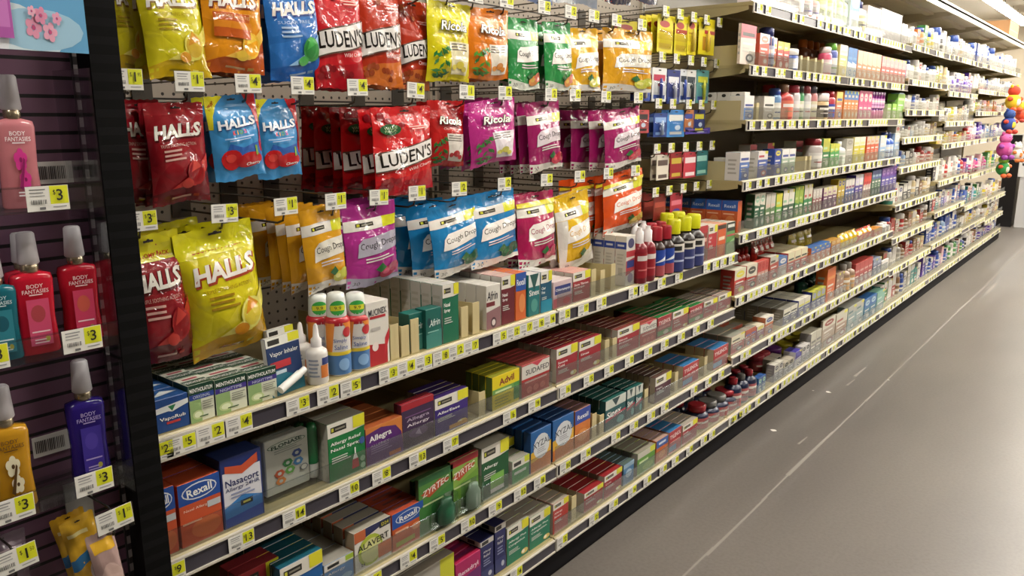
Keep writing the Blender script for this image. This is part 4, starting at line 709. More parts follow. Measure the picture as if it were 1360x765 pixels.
# ---- bottom shelf
bx('bottom', 540, 604, 752, .03, 3, ('a8a49a', [('r', .7, .5, 1, 1, 'c8c834')], (), (), 'a49c90', '9c9488'), 'flat grey white box', 'flat grey white box cut by the bottom edge of the photo')
bx('bottom', 605.5, 639, 740, .032, 6, ('a81c5c', [T('Benadryl', .5, .66, .8, .16, 'e8d0dc', b=.02, rot=3), ('p', [(0, .5), (1, .58), (1, .3), (0, .2)], '6c2468'), ('r', .1, .1, .6, .18, 'd88cb0')], (), [('r', 0, .5, 1, .9, '7c2458')], '981c4c', 'a82048'), 'magenta allergy box', 'magenta allergy box beside the tall navy boxes on the bottom shelf', gap=.004)
NAV = ('24285c', [('r', 0, .88, 1, 1, 'c4c0b8'), ('r', .1, .9, .6, .98, '2a2826'), T('Allergy', .5, .72, .6, .06), T('Relief', .48, .63, .5, .06), ('r', 0, .02, 1, .3, '30386c'), ('e', .7, .16, .14, .06, 'b0b4c4')]+bars(.2, .8, .38, .56, 3, '8890b4'), [('r', 0, .88, 1, 1, 'b8b4ac'), ('r', .1, .9, .6, .98, '2a2826'), ('r', .15, .4, .4, .7, '5c6088')], (), '20244c', '22244c')
bx('bottom', 638.5, 656, 716, .05, 3, NAV, 'tall navy box', 'tall navy box, left of the two on the bottom shelf'); bx('bottom', 657.5, 672, 696, .05, 3, NAV, 'tall navy box, right', 'tall navy box, right of the two on the bottom shelf')
TEA = ('1c7458', a_store('1c7458', ['Allergy Plus', 'Congestion'], band=.28, pic='pill'), (), (), 'a49c90', '9c9488')
bx('bottom', 673.5, 702, 694, .03, 4, TEA, 'teal green allergy box, left', 'teal green allergy box with white top, left of the two'); bx('bottom', 703.5, 731, 680, .03, 4, TEA, 'teal green allergy box, right', 'teal green allergy box with white top, right of the two')
bx('bottom', 734.5, 755, 664, .03, 5, ('b03830', a_store('b03830', ['Allergy', 'Severe'], band=.22), (), (), 'a49c90', 'a09888'), 'tall red allergy box', 'tall red allergy box left of the lone divider, bottom shelf')
divider('bottom', 762, 'tan divider on the bottom shelf between tall and wide red boxes', h=1.25)
bx('bottom', 776, 801, 648, .03, 6, ('982430', a_store('982430', ['Cold'], band=.26, pic='pill'), (), (), 'a89e90', '8c2428'), 'wide red cold box, left', 'wide red cold box with white top on the bottom shelf, left twin'); bx('bottom', 802.5, 826, 626, .03, 5, ('982430', a_store('982430', ['Cold'], band=.26, pic='pill'), (), (), 'a89e90', '8c2428'), 'wide red cold box, right', 'wide red cold box with white top on the bottom shelf, right twin')
bx('bottom', 828, 842, 614, .022, 5, ('4c78a0', [('e', .5, .5, .3, .2, 'a8c0d4'), ('r', 0, .8, 1, 1, '8ca8bc')], (), (), '3c5868', '4c5c58'), 'pale blue box', 'narrow pale blue box on the bottom shelf')
bx('bottom', 846.5, 870, 596, .03, 5, ('5c9038', [('r', 0, .74, 1, 1, 'c0bcb0'), ('r', .7, .76, 1, 1, 'c8cc34'), ('r', .1, .5, .6, .6, 'c8d8a8'), ('e', .6, .25, .3, .15, '88b050')], (), (), 'a0988a', '8c8678'), 'bright green box', 'bright green box with grey white top on the bottom shelf')
bx('bottom', 871.5, 887, 582, .03, 5, ('c0642c', [('r', 0, .66, 1, 1, '2c549c'), ('r', .2, .78, .8, .88, 'c8d0e0'), ('e', .5, .3, .3, .15, 'd88c50')], (), (), 'b0602c', 'a88c80'), 'orange box with blue top', 'orange box with blue top on the bottom shelf, beside the bright green one')
bx('bottom', 888.5, 905, 570, .04, 4, TYB, 'dull red box with blue top', 'dull red tablet box with blue top on the bottom shelf')
bx('bottom', 906.5, 926, 560, .03, 4, ('9c303a', a_store('9c303a', ['Cold'], band=.3), (), (), 'a49c90', '9c9488'), 'last red cold box', 'red cold box left of the capped cold syrup bottles')
NYQ = [(.9, 0), (1, .03), (1, .5), (.92, .6), (.7, .68), (.66, .70), (.74, .705), (.76, .96), (.66, 1)]
zq = ZD['bottom']
for i, (xc, yt, c) in enumerate(((925, 536, 'a02430'), (939, 531, '6c6a68'), (951, 523, '706e6a'), (962, 516, '982430'))):
    bottle('bottom', xc, yt, 14, NYQ, ('1c2440', c), 'capped cold syrup bottle', f'{["first", "second", "third", "fourth"][i]} from left of the cold syrup bottles, cap {"red" if c[0] in "a9" else "grey"}', n=2, X=-1.29, capfrac=.70, labels=(.03, .5, [('r', 0, 0, 1, 1, 'b05c5c'), ('r', .2, .5, .8, .7, 'd8c8c0')]), name='cold_syrup_bottle', cat='syrup bottle')
# ------------------------------------------------------------------ bays three and four: rows measured one by one
CN = {}
PLU = {'box': 'boxes', 'bottle': 'bottles', 'jar': 'jars', 'tube': 'tubes', 'pouch': 'pouches', 'card': 'cards'}
def two_tone(w, h, d, c1, c2, c3, sd, lc=None):
    r = random.Random(sd); k = r.random(); sp = r.uniform(.5, .7)
    it = [('p', [(0, sp), (1, sp+r.uniform(-.08, .08)), (1, 1), (0, 1)], c1)]
    if k < .35: it += [('e', .5, (1+sp)/2, .36, (1-sp)*.32, c3), ('r', .3, (1+sp)/2-.02, .7, (1+sp)/2+.02, c1)]
    elif k < .7: it += [('r', .08, sp+.08, .62, sp+.16, c3), ('r', .7, .9, 1, 1, 'd2cc3c')]
    else: it += [('r', .1, sp+.06, .9, sp+.15, c3)]
    it += [('r', .12, sp-.16, .8, sp-.1, 'dcd8d0')]+bars(.12, .7, sp-.36, sp-.2, 2, 'c0bcb4', .3, sd)+[('e', .62, .17, .26, .11, c3), ('e', .62, .17, .15, .06, 'dcd8d0')]
    return box_mesh(w, h, d, c2, it, bars(.2, .8, .2, .8, 4, 'a8a49c', .2), (), lc, c1 if lc is None else lc, b=.0006)
BPR = {'bottle': ([(.9, 0), (1, .03), (1, .6), (.9, .7), (.5, .76), (.46, .78), (.5, .785), (.5, .97), (.4, 1)], .78), 'jar': ([(.9, 0), (1, .04), (1, .66), (.92, .7), (.98, .705), (1, .72), (1, .96), (.9, 1)], .70),
       'tube': ([(.85, 0), (.9, .02), (.9, .3), (.86, .31), (.8, .315), (1, .8), (1.05, .97), (.9, 1)], .31), 'aer': ([(.95, 0), (1, .02), (1, .7), (.9, .76), (.8, .78), (.84, .785), (.84, .96), (.6, 1)], .78)}
def goods(k, s, E, X=-1.2385):
    z = ZDF(k, s); loc = f'{BN[k]} bay\'s {s} shelf'
    for (x0, x1, yt, n, kind, cols, desc) in E:
        Xe = X; nd = 1
        kk = kind
        if kind[0] == 'd': kk = kind[1:]; nd = int(kk[0]); kk = kk[1:]
        if kind[0] == 'k': kk = kind[1:]; Xe = X-.11
        noun = {'aer': 'bottle'}.get(kk, kk); a = ypx(x0, Xe, z+.04); b = ypx(x1, Xe, z+.04); w = (b-a)/n
        h = max(.03, zpy(yt, Xe, (a+b)/2)-z); zi = [v for q, v in ZB[k]]; cand = [v for v in zi if v > z+.01]
        if cand: h = min(h, min(cand)-z-.012)
        sd = int(a*1000); first = None; c1, c2, c3 = cols[:3]
        for i in range(n):
            y = a+i*w
            if first is None:
                if kk in ('box', 'card'):
                    me = two_tone(w-.0025, h, .012 if kk == 'card' else min(.06, max(.028, w*.7)), c1, c2, c3, sd, cols[3] if len(cols) > 3 else None).mesh({'box': 'toiletry_box', 'card': 'blister_card'}[kk]); first = me
                elif kk == 'pouch': first = bag_mesh(w*.97, h, .04, c2, [('r', 0, .6, 1, .85, c1), ('e', .5, .35, .3, .14, c3), ('r', .2, .68, .8, .78, 'dcd8d0')], sd, .1, nu=8, nv=10).mesh('snack_pouch')
                else:
                    pr, cf = BPR[kk]; r_ = min(w*.48, .045); mb = MB()
                    mb.lathe([(max(.0004, p*r_), q*h) for p, q in pr], lambda j, c, pr=pr, cf=cf: M(c2 if pr[j][1] < cf-1e-6 else c1, 'plas'), 14)
                    S = lambda u, v, l: ((r_*1.01+l)*cos((u-.5)*2.4-.4), (r_*1.01+l)*sin((u-.5)*2.4-.4), h*(.08+.46*v if kk != 'tube' else .4+.35*v))
                    mb.art([('r', 0, 0, 1, 1, c3), ('r', .2, .6, .8, .8, 'e0dcd4'), ('r', .25, .3, .7, .38, c1)], S, 1, 1, 'card', 8, 1); first = mb.mesh({'jar': 'cream_jar', 'tube': 'squeeze_tube'}.get(kk, 'lotion_bottle'))
            for q in range(nd):
                if kk in ('box', 'card'): p = (Xe-q*.062, y+.001, z)
                elif kk == 'pouch': p = (Xe-.02, y+w/2, z+h)
                else: p = (Xe-.03-.0*q, y+w/2, z)
                o = link(first.name.split('.')[0], first, None, p)
                dn = desc.format(noun); dp = desc.format(PLU[noun])
                if q: tag(o, f'{dn} set behind another, {loc}', noun, f'{dp} behind the front ones, {loc}')
                elif n == 1: tag(o, f'{dn}, {loc}', noun)
                else:
                    od = 'rightmost' if i == n-1 else ORD[i]+(' from left' if i else '')
                    tag(o, f'{od} of {NUM[n]} {dp}, {loc}', noun, f'{dp}, {loc}')
            PROD.append((f'{k}{s}', y+w/2, z, desc.format(noun)))
W_, CR = 'dcd8d2', 'd4c8b0'
def both(s, E):     # bays three and four share shelf heights; split the run at the bay border
    z = ZDF(2, s); E = sorted(E, key=lambda e: e[0])
    yb = BAY(3)
    goods(2, s, [e for e in E if ypx((e[0]+e[1])/2, -1.2385, z) < yb]); goods(3, s, [e for e in E if ypx((e[0]+e[1])/2, -1.2385, z) >= yb])
both('top', [(1000, 1016, -30, 1, 'box', ('d8d0d4', 'e0d8dc', 'c8b8cc'), 'pale lilac {}'), (1018, 1034, -28, 1, 'box', ('e0d0d4', 'e4dcd8', 'd0b8c0'), 'pale pink {}'), (1040, 1054, -20, 2, 'bottle', ('e0d0cc', 'dcb09c', 'd8c0b4'), 'peach {}'), (1056, 1068, -24, 1, 'bottle', ('e0dcd8', 'd8d8d8', 'd8d0cc'), 'pearl white {}'), (1070, 1088, -10, 2, 'bottle', ('3c489c', 'd8a8a0', 'd8c8c8'), 'pink {} with blue cap'), (1090, 1106, -20, 2, 'bottle', ('d8d8c0', 'b8cc80', 'd4dcb0'), 'lime green {}'), (1108, 1113, -14, 1, 'bottle', ('7c5038', 'c8c0a0', 'd8d8b8'), 'slim {} with brown cap'), (1114, 1126, -10, 2, 'bottle', ('dce4d0', 'b4d498', 'd4e0c4'), 'mint green {}'), (1128, 1140, -6, 1, 'box', ('3c90c8', 'd4dce0', 'd8d8b0'), 'white and sky blue {}'), (1141, 1150, 2, 1, 'bottle', ('404470', 'd8d8d8', 'd0c8a0'), 'white {} with dark cap'), (1151, 1168, 10, 2, 'box', ('dcd4cc', 'd8ccc4', 'c8b8b0'), 'beige white {}'), (1169, 1196, 16, 3, 'box', ('e0dcd8', 'e0d8d4', 'd8c8c8'), 'large white {}'), (1197, 1204, 32, 1, 'box', ('d8c8c8', 'd8d0cc', 'c8a8a8'), 'small pinkish {}')])
both('second', [(983, 1003, 33, 1, 'card', ('c8606c', 'd8c8bc', '4c4848'), 'large pink edged {}'), (1003, 1014, 34, 1, 'kbox', ('d0ccb8', 'b03038', '3c3c38'), 'tall red {} behind'), (1008, 1021, 45, 1, 'box', (W_, 'c8503c', 'c89080'), 'coral {} with white top'), (1021, 1030, 36, 1, 'aer', ('242c60', '2c3c7c', 'a8b0c8'), 'navy {} with navy cap'), (1023, 1031, 50, 1, 'box', ('d8d0c0', 'c8582c', 'c8c040'), 'slim orange {}'), (1032, 1048, 56, 2, 'box', ('d0c460', 'b8443c', 'd8c8b8'), 'red {} with yellow top'), (1049, 1060, 65, 1, 'jar', (W_, '3c549c', 'd0d4dc'), 'small white and blue {}'), (1068, 1100, 55, 4, 'kbottle', ('c06820', '5c2c18', 'a06030'), 'brown {} with orange cap'), (1100, 1106, 62, 1, 'aer', ('e0d0d0', 'd05070', 'e0c8cc'), 'slim pink {}'), (1107, 1113, 57, 1, 'aer', ('6ca848', '4c589c', 'd0d4d8'), 'blue {} with green cap'), (1114, 1124, 60, 1, 'box', (W_, 'd8c478', 'd8d0a8'), 'cream yellow {}'), (1125, 1137, 64, 2, 'box', ('3c74b0', 'c8d0d8', '5888b8'), 'white and blue {}'), (1138, 1169, 70, 5, 'box', ('d8b8a0', 'd08860', 'e0c0a0'), 'peach orange {}'), (1170, 1202, 78, 6, 'box', ('d0a0a0', 'b85850', 'd8b0a8'), 'brick pink {}')])
both('third', [(988, 1001, 127, 1, 'box', ('dcd8d4', '6c8cc0', '34448c', 'd4d0c8'), 'white and blue {}'), (1014, 1028, 128, 1, 'box', ('d8d4cc', 'b4aca4', '2c2c2c'), 'grey and white {}'), (1024, 1032, 110, 1, 'kaer', ('b03040', 'd0d0d4', 'd8d8d8'), 'clear {} with red cap'), (1033, 1040, 117, 1, 'aer', ('30488c', '6c90b8', 'd8d4c8'), 'blue {} with white label'), (1041, 1054, 112, 1, 'bottle', ('a88468', 'b8403c', 'd87860'), 'coral red {} with tan cap'), (1057, 1064, 113, 1, 'aer', ('b84858', 'c4c0c0', 'd8d4d4'), 'grey {} with rose cap'), (1066, 1071, 113, 1, 'aer', ('3c3c38', '48905c', 'd0d0b8'), 'green {} with dark cap'), (1073, 1079, 114, 1, 'aer', ('b85860', 'b8b4b4', 'd8d4d4'), 'second grey {} with rose cap'), (1081, 1087, 112, 1, 'aer', ('54505c', 'b87878', 'd4ccb0'), 'dusty pink {} with dark cap'), (1088, 1102, 124, 1, 'jar', ('d8d0cc', 'c4a878', '3c3430'), 'tan {} with white lid'), (1102, 1109, 121, 1, 'aer', ('98202c', 'a82838', '3c489c'), 'red {} with red cap'), (1110, 1118, 122, 1, 'box', ('d0c060', 'c87858', '3c549c'), 'salmon {} with yellow top'), (1120, 1139, 121, 4, 'box', ('3c74b4', 'd88444', 'd8c8a0'), 'orange {} with blue top'), (1140, 1157, 121, 3, 'box', ('c8447c', 'c85c88', 'd8c0b8'), 'hot pink {}'), (1158, 1176, 122, 5, 'tube', ('802c80', 'b83484', 'd8a8c8'), 'magenta {}'), (1178, 1183, 138, 1, 'box', ('88a858', 'a8c088', 'd8d8c8'), 'little sage {}'), (1185, 1190, 138, 1, 'box', ('98c050', '78b048', 'd8e0c0'), 'little lime {}'), (1191, 1200, 125, 1, 'box', ('88b84c', '90c060', 'c8dca8'), 'light green {}')])
both('fourth', [(982, 995, 202, 1, 'box', ('d8d4d0', '4c6cac', '38488c', 'd4d0cc'), 'white {} with blue foot'), (995, 1004, 192, 1, 'kbox', ('b8404c', 'c8c4c8', '54504c'), 'tall {} with red top'), (1006, 1019, 201, 1, 'box', ('d8d4d0', '3c549c', 'b04048', 'd4d0cc'), 'white and navy {} with red edge'), (1018, 1027, 190, 1, 'kbox', ('b8404c', 'c4c4cc', '4c4848'), 'second tall {} with red top'), (1028, 1037, 198, 1, 'box', ('24388c', '2c4898', 'd0c440'), 'dark blue {}'), (1038, 1056, 198, 2, 'box', ('dcd8d4', '9cb098', '38488c'), 'white {} with green foot'), (1056, 1065, 187, 1, 'kbox', ('b8404c', 'c8c8c8', '54504c'), 'third tall {} with red top'), (1082, 1091, 184, 1, 'aer', ('8c2c34', 'b0a8a4', 'd0ccc8'), 'grey {} with maroon cap'), (1092, 1101, 184, 1, 'box', ('b0b040', '2c7840', 'a8c8a0'), 'green {} with yellow top'), (1102, 1114, 191, 2, 'box', ('c0c448', '48a050', 'b8d8b0'), 'bright green {}'), (1115, 1122, 188, 1, 'bottle', ('dcdcd8', 'd4d4d0', 'c0c8b8'), 'small white {}'), (1123, 1132, 184, 1, 'box', ('a8a498', 'b4b0a4', '88867c'), 'grey {}'), (1133, 1148, 182, 2, 'box', ('dcd8c8', 'c8bc38', 'd8d490'), 'yellow {} with white top'), (1150, 1166, 181, 3, 'box', ('c8b8a8', 'c85428', 'd89068'), 'deep orange {}'), (1168, 1176, 180, 1, 'box', ('d0d0d0', '90b0d0', 'c8d8e4'), 'pale blue {}'), (1177, 1186, 176, 2, 'bottle', ('24408c', '3c60b0', 'c0d0e4'), 'royal blue {}'), (1187, 1194, 177, 1, 'box', ('d0d0c8', '98b4d0', 'd8d8e0'), 'white blue {}')])
both('fifth', [(1001, 1015, 257, 2, 'box', ('d0ccbc', '1c5438', '90b8a0'), 'dark green {}'), (1016, 1029, 257, 2, 'box', ('c0bcb0', '58784c', 'd0b8a8'), 'grey green {}'), (1030, 1038, 257, 1, 'box', ('c4c038', '58a044', 'a8d090'), 'leaf green {}'), (1039, 1054, 252, 2, 'box', ('d4d0c4', '1f5034', '88b890'), 'forest green {} with white top'), (1055, 1066, 248, 2, 'box', ('90a840', '40803c', 'b8c880'), 'olive green {}'), (1067, 1078, 245, 2, 'box', ('c8c0b0', '2c8048', 'b03c34'), 'green {} with red spot'), (1079, 1091, 251, 3, 'box', ('b8b4ac', '8c5050', 'd0c8c0'), 'red and grey {}'), (1093, 1111, 248, 3, 'box', ('c8c0a8', '5c2454', '9c6890'), 'plum {}'), (1112, 1121, 238, 2, 'box', ('b8ac48', 'b89c28', '3c3c8c'), 'mustard {}'), (1122, 1134, 238, 3, 'box', ('d0ccc4', '4c6098', '80285c'), 'blue grey {}'), (1135, 1145, 232, 2, 'box', ('d4d0cc', '4c3890', 'c8c0d8'), 'violet {} with white top'), (1146, 1156, 230, 3, 'box', ('c83c34', 'c8b0a8', 'a83038'), 'red and white {}'), (1157, 1169, 226, 3, 'box', ('485890', '4c7058', '90a8b8'), 'navy green {}'), (1170, 1190, 222, 4, 'box', ('683894', '584ca0', 'a080b8'), 'purple {}')])
both('sixth', [(984, 1000, 330, 3, 'kbottle', ('98201c', 'a8281c', 'b83828'), 'dark red {}'), (1002, 1030, 318, 4, 'kpouch', ('a0241c', 'b02c20', 'c04830'), 'red {}'), (975, 990, 357, 1, 'box', ('d0ccb8', 'b83c34', 'd4cc3c'), 'red {} with white top'), (991, 1005, 351, 1, 'box', ('d4ccb8', 'b4382c', '3c3c38'), 'second red {} with white top'), (1006, 1020, 346, 3, 'box', ('b8443c', 'c89c90', 'a83030'), 'slim red {}'), (1022, 1033, 340, 1, 'box', ('b8b4a8', 'a8483c', '3c3834'), 'brick red {}'), (1034, 1045, 341, 1, 'box', ('40689c', 'b8a49c', 'd8d4d0'), 'low {} with blue top'), (1046, 1072, 332, 3, 'd3box', ('d0c8a8', 'b44038', '2c2c2c'), 'wide red {} with yellow corner'), (1077, 1103, 325, 4, 'box', ('2f64a4', 'c06838', 'c8a888'), 'orange {} with blue top'), (1050, 1080, 308, 3, 'kpouch', ('8c8424', '98882c', 'b8a848'), 'dull yellow {}'), (1104, 1116, 318, 2, 'box', ('b08438', 'a86c38', 'c8b088'), 'amber {}'), (1117, 1140, 308, 4, 'pouch', ('c8b028', 'c8a01c', 'd8c868'), 'yellow {}'), (1141, 1160, 302, 3, 'pouch', ('d0a82c', 'b83c24', 'd89048'), 'red and yellow {}'), (1161, 1172, 303, 2, 'box', ('c88838', 'b84c3c', 'd8b080'), 'red orange {}'), (1173, 1182, 296, 2, 'bottle', (W_, 'd4d0cc', 'c0b8b0'), 'white {}')])
both('seventh', [(971, 989, 444, 1, 'd5box', ('d4ccb4', 'b44038', '3c3c38', '8c8c80'), 'red tablet {} with white top'), (990, 1004, 436, 2, 'd4box', ('a8543c', 'b8584c', '5068a0', '8a867a'), 'red and navy {}'), (1005, 1015, 432, 1, 'box', ('d0c8b0', '9c4068', 'd0c03c'), 'rose {} with yellow corner'), (1016, 1027, 420, 1, 'box', ('d4d0c4', 'b86840', '3c4c88'), 'orange and white {}'), (1040, 1059, 407, 2, 'd4box', ('d0ccbc', '38406c', '2c2c2c', '7c7a70'), 'navy {} with white top'), (1060, 1076, 396, 2, 'd3box', ('ccc8b8', '343c80', 'c8c43c'), 'indigo {} with white top'), (1078, 1096, 384, 3, 'box', ('a8a838', '30387c', '8890c0'), 'navy {} with yellow top'), (1068, 1092, 364, 4, 'kbottle', ('18382c', '1c4434', '2c5c48'), 'dark green {}'), (1097, 1108, 356, 1, 'box', ('c86024', 'c4602c', 'd08848'), 'vivid orange {}'), (1110, 1120, 362, 2, 'box', ('8c7868', '98705c', 'c0a890'), 'brown {}'), (1121, 1134, 350, 2, 'bottle', ('a8a49c', '88705c', 'c09868'), 'tan {} with grey cap'), (1135, 1158, 346, 4, 'box', ('a83c38', '983430', 'c8a098'), 'dark red {}'), (1159, 1170, 343, 2, 'box', ('80889c', '586078', 'a8b0c0'), 'slate {}'), (1171, 1180, 345, 2, 'card', (W_, 'ccc8c0', '8c8c90'), 'white {}')])
both('bottom', [(976, 986, 503, 1, 'bottle', ('a02430', '1c2440', 'b05c5c'), 'red capped syrup {}'), (987, 996, 498, 1, 'bottle', ('6c6a68', '1c2440', 'b06060'), 'grey capped syrup {}'), (997, 1006, 492, 1, 'bottle', ('982430', '1c2440', 'a85c60'), 'crimson capped syrup {}'), (980, 1000, 490, 2, 'kbottle', ('902430', '301c28', '9c4048'), 'dark {} with red cap'), (1007, 1017, 500, 2, 'box', ('2c508c', '2c6090', 'a8c8a8'), 'low blue {}'), (1028, 1040, 482, 2, 'box', ('c0bcb0', '8c8488', '58545c'), 'grey {} on end'), (1041, 1054, 478, 2, 'd4box', ('b8b09c', '8c8890', '2c2c2c', 'a49c8c'), 'dim white {}'), (1008, 1024, 470, 2, 'kjar', ('98303a', '7c2430', 'a84848'), 'maroon {}'), (1024, 1042, 462, 1, 'kjar', ('5c2868', '4c2460', '7c4888'), 'purple {}'), (1044, 1074, 450, 3, 'kjar', ('a89c20', '8c8420', 'c0b448'), 'yellow olive {}'), (1056, 1064, 466, 1, 'box', ('40388c', 'c8c4cc', '40306c'), 'white and purple {}'), (1065, 1075, 458, 2, 'box', ('c0bcb8', 'a8a4a8', '2c2c30'), 'pale grey {}'), (1076, 1090, 440, 2, 'box', ('b8b4a4', '94908c', '706c68'), 'ash grey {}'), (1091, 1108, 422, 1, 'card', ('c8c4b4', 'a89888', '8c3830'), 'white and brown {}'), (1109, 1124, 414, 1, 'card', ('c4c0b0', 'a48c78', '98483c'), 'second white and brown {}'), (1125, 1146, 403, 2, 'box', ('a8a8a0', '8ca0a0', '4c6c70'), 'grey teal {}'), (1147, 1163, 394, 2, 'box', ('2c609c', '3c7490', 'a8c0c8'), 'blue teal {}'), (1164, 1174, 386, 1, 'box', ('78a898', '88a8a0', 'b8ccc0'), 'sea green {}')])
# rows that recede from the aisle, seen by their left sides
def side_row(k, s, y, n, d, w, h, spec, desc, X0=-1.245):
    z = ZDF(k, s); base, front, left, lc, tc = spec
    me = box_mesh(w, h, d, base, front, left, (), lc, tc).mesh('toiletry_box')
    for i in range(n):
        o = link('toiletry_box', me, None, (X0-i*(d+.002), y, z)); loc = f'{BN[k]} bay\'s {s} shelf'
        tag(o, f'{"frontmost" if i == 0 else ("rearmost" if i == n-1 else ORD[i]+" from front")} of {NUM[n]} {desc} in depth, {loc}', 'box', f'{desc} receding, {loc}')
    PROD.append((f'{k}{s}', y, z, desc))
side_row(2, 'fifth', 2.975, 5, .066, .04, .125, ('c0582c', (), [('r', 0, .68, 1, 1, '2454a0'), T('Rexall', .5, .83, .7, .1, 'd0d8e4'), ('e', .55, .35, .3, .18, 'cc7844'), ('r', .1, .56, .8, .6, 'e0b090')], 'c0582c', '2454a0'), 'orange boxes with blue tops')
side_row(2, 'third', 2.975, 4, .055, .05, .105, ('d4d0c8', (), [('e', .5, .88, .16, .06, '30302c')]+bars(.2, .8, .1, .75, 5, 'a8a49c'), 'd4d0c8', 'd8d4cc'), 'white striped boxes')
side_row(2, 'fourth', 2.975, 2, .055, .045, .085, ('d4d0c8', (), [('r', .3, .3, .6, .8, '504c4c')], 'd4d0c8', 'd8d4cc'), 'white boxes with dark bars')
for k_, s, px, nn in ((2, 'third', 1006, 'left of the grey and white box'), (2, 'fourth', 1070, 'left one beside the red topped box'), (2, 'fourth', 1076, 'right one before the grey bottle'), (2, 'second', 1064, 'first of four before orange caps'), (2, 'second', 1073, 'second of four before orange caps'), (2, 'second', 1083, 'third of four before orange caps'), (2, 'second', 1092, 'last of four before orange caps')):
    divider(s, px, f'tan divider on the {BN[k_]} bay\'s {s} shelf, {nn}', z=ZDF(k_, s))
# ------------------------------------------------------------------ bays five to eight, far down the aisle
PAL = {'w': ('dcd8d4', 'white'), 'g': ('4c8c4c', 'green'), 'l': ('a8c050', 'lime'), 'o': ('cc7434', 'orange'), 'y': ('d0bc3c', 'yellow'), 'b': ('34509c', 'blue'), 's': ('88a4c4', 'sky blue'), 'p': ('58389c', 'purple'), 'm': ('b84480', 'magenta'), 'k': ('2c2a30', 'black'), 'r': ('a83430', 'red'), 'n': ('8c6c50', 'brown'), 'e': ('a8a49c', 'grey'), 't': ('3c8c88', 'teal'), 'i': ('d8a8b0', 'pink'), 'c': ('c8b48c', 'beige'), 'v': ('8c78b0', 'lilac')}
FAR = {4: {'top': 'WwWoOgYywWkw', 'second': 'bWwEwWEwwly', 'third': 'sWwbwEwwEww', 'fourth': 'eEewsEEwCcnc', 'fifth': 'sbSkkwrRrro', 'sixth': 'twwkkCkncc', 'seventh': 'rrnrNnccrn', 'eighth': 'nwwEnrRnnc', 'bottom': 'tgwrnbeettw'},
       5: {'top': 'wWkwecWewwWb', 'second': 'cwEpwPpppVpv', 'third': 'eewyYwcceew', 'fourth': 'ycYycoOyyrc', 'fifth': 'kwEwrwwewbr', 'sixth': 'krtebvwebwb', 'seventh': 'bbBbebsbbEbb', 'bottom': 'pbBbpbvibbgw'},
       6: {'top': 'bWbwwBsWwWww', 'second': 'wWEwwsbwwww', 'third': 'ewlcwninoiw', 'fourth': 'riwwPpvwbwse', 'fifth': 'mpMimmIimm', 'sixth': 'bBbtkstgte', 'seventh': 'ekwcyyecew', 'bottom': 'gtrgbkwweenb'},
       7: {'top': 'WwsWwwWwww', 'second': 'WwwEsww', 'third': 'oiwRcwn', 'fourth': 'bpwvwsw', 'fifth': 'gygkycye', 'sixth': 'ycnwyccn', 'seventh': 'nwcyeency', 'bottom': 'ppbvppwb'}}
_fm = {}
for k in FAR:
    for s, code in FAR[k].items():
        z = ZDF(k, s); rd = random.Random(k*31+len(s)+ord(s[2])); y = BAY(k)+.03; W = (BAY(k+1)-BAY(k)-.05)/len(code)
        zs = sorted(v for q, v in ZB[k] if v > z); clear = (zs[0]-z-.015) if zs else .26
        for i, ch in enumerate(code):
            isb = ch.isupper() or rd.random() < .3; c, cn = PAL[ch.lower()]; h = round(min(clear*.95, rd.uniform(.55, .85)*clear if clear < .2 else rd.uniform(.10, .17)), 2); w = round(W*rd.uniform(.82, .96), 2)
            key = (ch.lower(), isb, h, w)
            if key not in _fm:
                if isb:
                    m = MB(); r_ = min(w*.5, .04); pr, cf = BPR[rd.choice(('bottle', 'jar', 'aer'))]; cc = rd.choice(('dcd8d4', c, 'dcd8d4', '34509c'))
                    m.lathe([(max(.0004, p*r_), q*h) for p, q in pr], lambda j, cI, pr=pr, cf=cf, c=c, cc=cc: M(c if pr[j][1] < cf-1e-6 else cc, 'plas'), 12)
                    m.art([('r', 0, 0, 1, 1, 'd0ccc4'), ('r', .15, .3, .85, .7, c)], lambda u, v, l: ((r_*1.01+l)*cos((u-.5)*2.2-.3), (r_*1.01+l)*sin((u-.5)*2.2-.3), h*(.15+.35*v)), 1, 1, 'card', 6, 1); _fm[key] = m.mesh('bottle')
                else: _fm[key] = two_tone(w, h, .05, rd.choice(('d0ccc4', c, 'd0ccc4')), c, rd.choice(('d0ccc4', '3c4470', 'b83c38')), i+k*7).mesh('carton')
            o = link('bottle' if isb else 'carton', _fm[key], None, (-1.27-(.03 if isb else 0), y+i*W+(W/2 if isb else 0), z))
            od = ORD[i] if i < len(code)-1 else 'rightmost'
            tag(o, f'{cn} {"bottle" if isb else "carton"}, {od}{" item" if i in (0, len(code)-1) else " item from left"} on the {BN[k]} bay\'s {s} shelf', 'bottle' if isb else 'box')
# price tags on bays three and four one by one, the far ones together
for k in (2, 3):
    for s, zb in ZB[k]:
        rd = random.Random(k*100+int(zb*1000)); y = BAY(k)+.05; i = 0
        while y < BAY(k+1)-.05:
            if rd.random() < .82:
                price_tag(rd.choice(('4', '5', '7', '2', '9', '3.50', '6')), y, -1.2160, zb+.0045, f'{k}{s}', h=.0305)
            y += .056+(.03 if rd.random() < .35 else 0)+(.05 if rd.random() < .12 else 0)
fm = MB()
for k in (4, 5, 6, 7):
    for s, zb in ZB[k]:
        rd = random.Random(k*100+int(zb*1000)); y = BAY(k)+.05
        while y < BAY(k+1)-.05:
            if rd.random() < .8:
                fm.box(-1.2168, -1.2160, y-.026, y+.026, zb+.0045, zb+.035, M('e2e0da', 'paper')); fm.box(-1.2159, -1.2157, y+.002, y+.025, zb+.012, zb+.034, M('d9dc1e', 'paper'))
            y += .056+(.03 if rd.random() < .35 else 0)
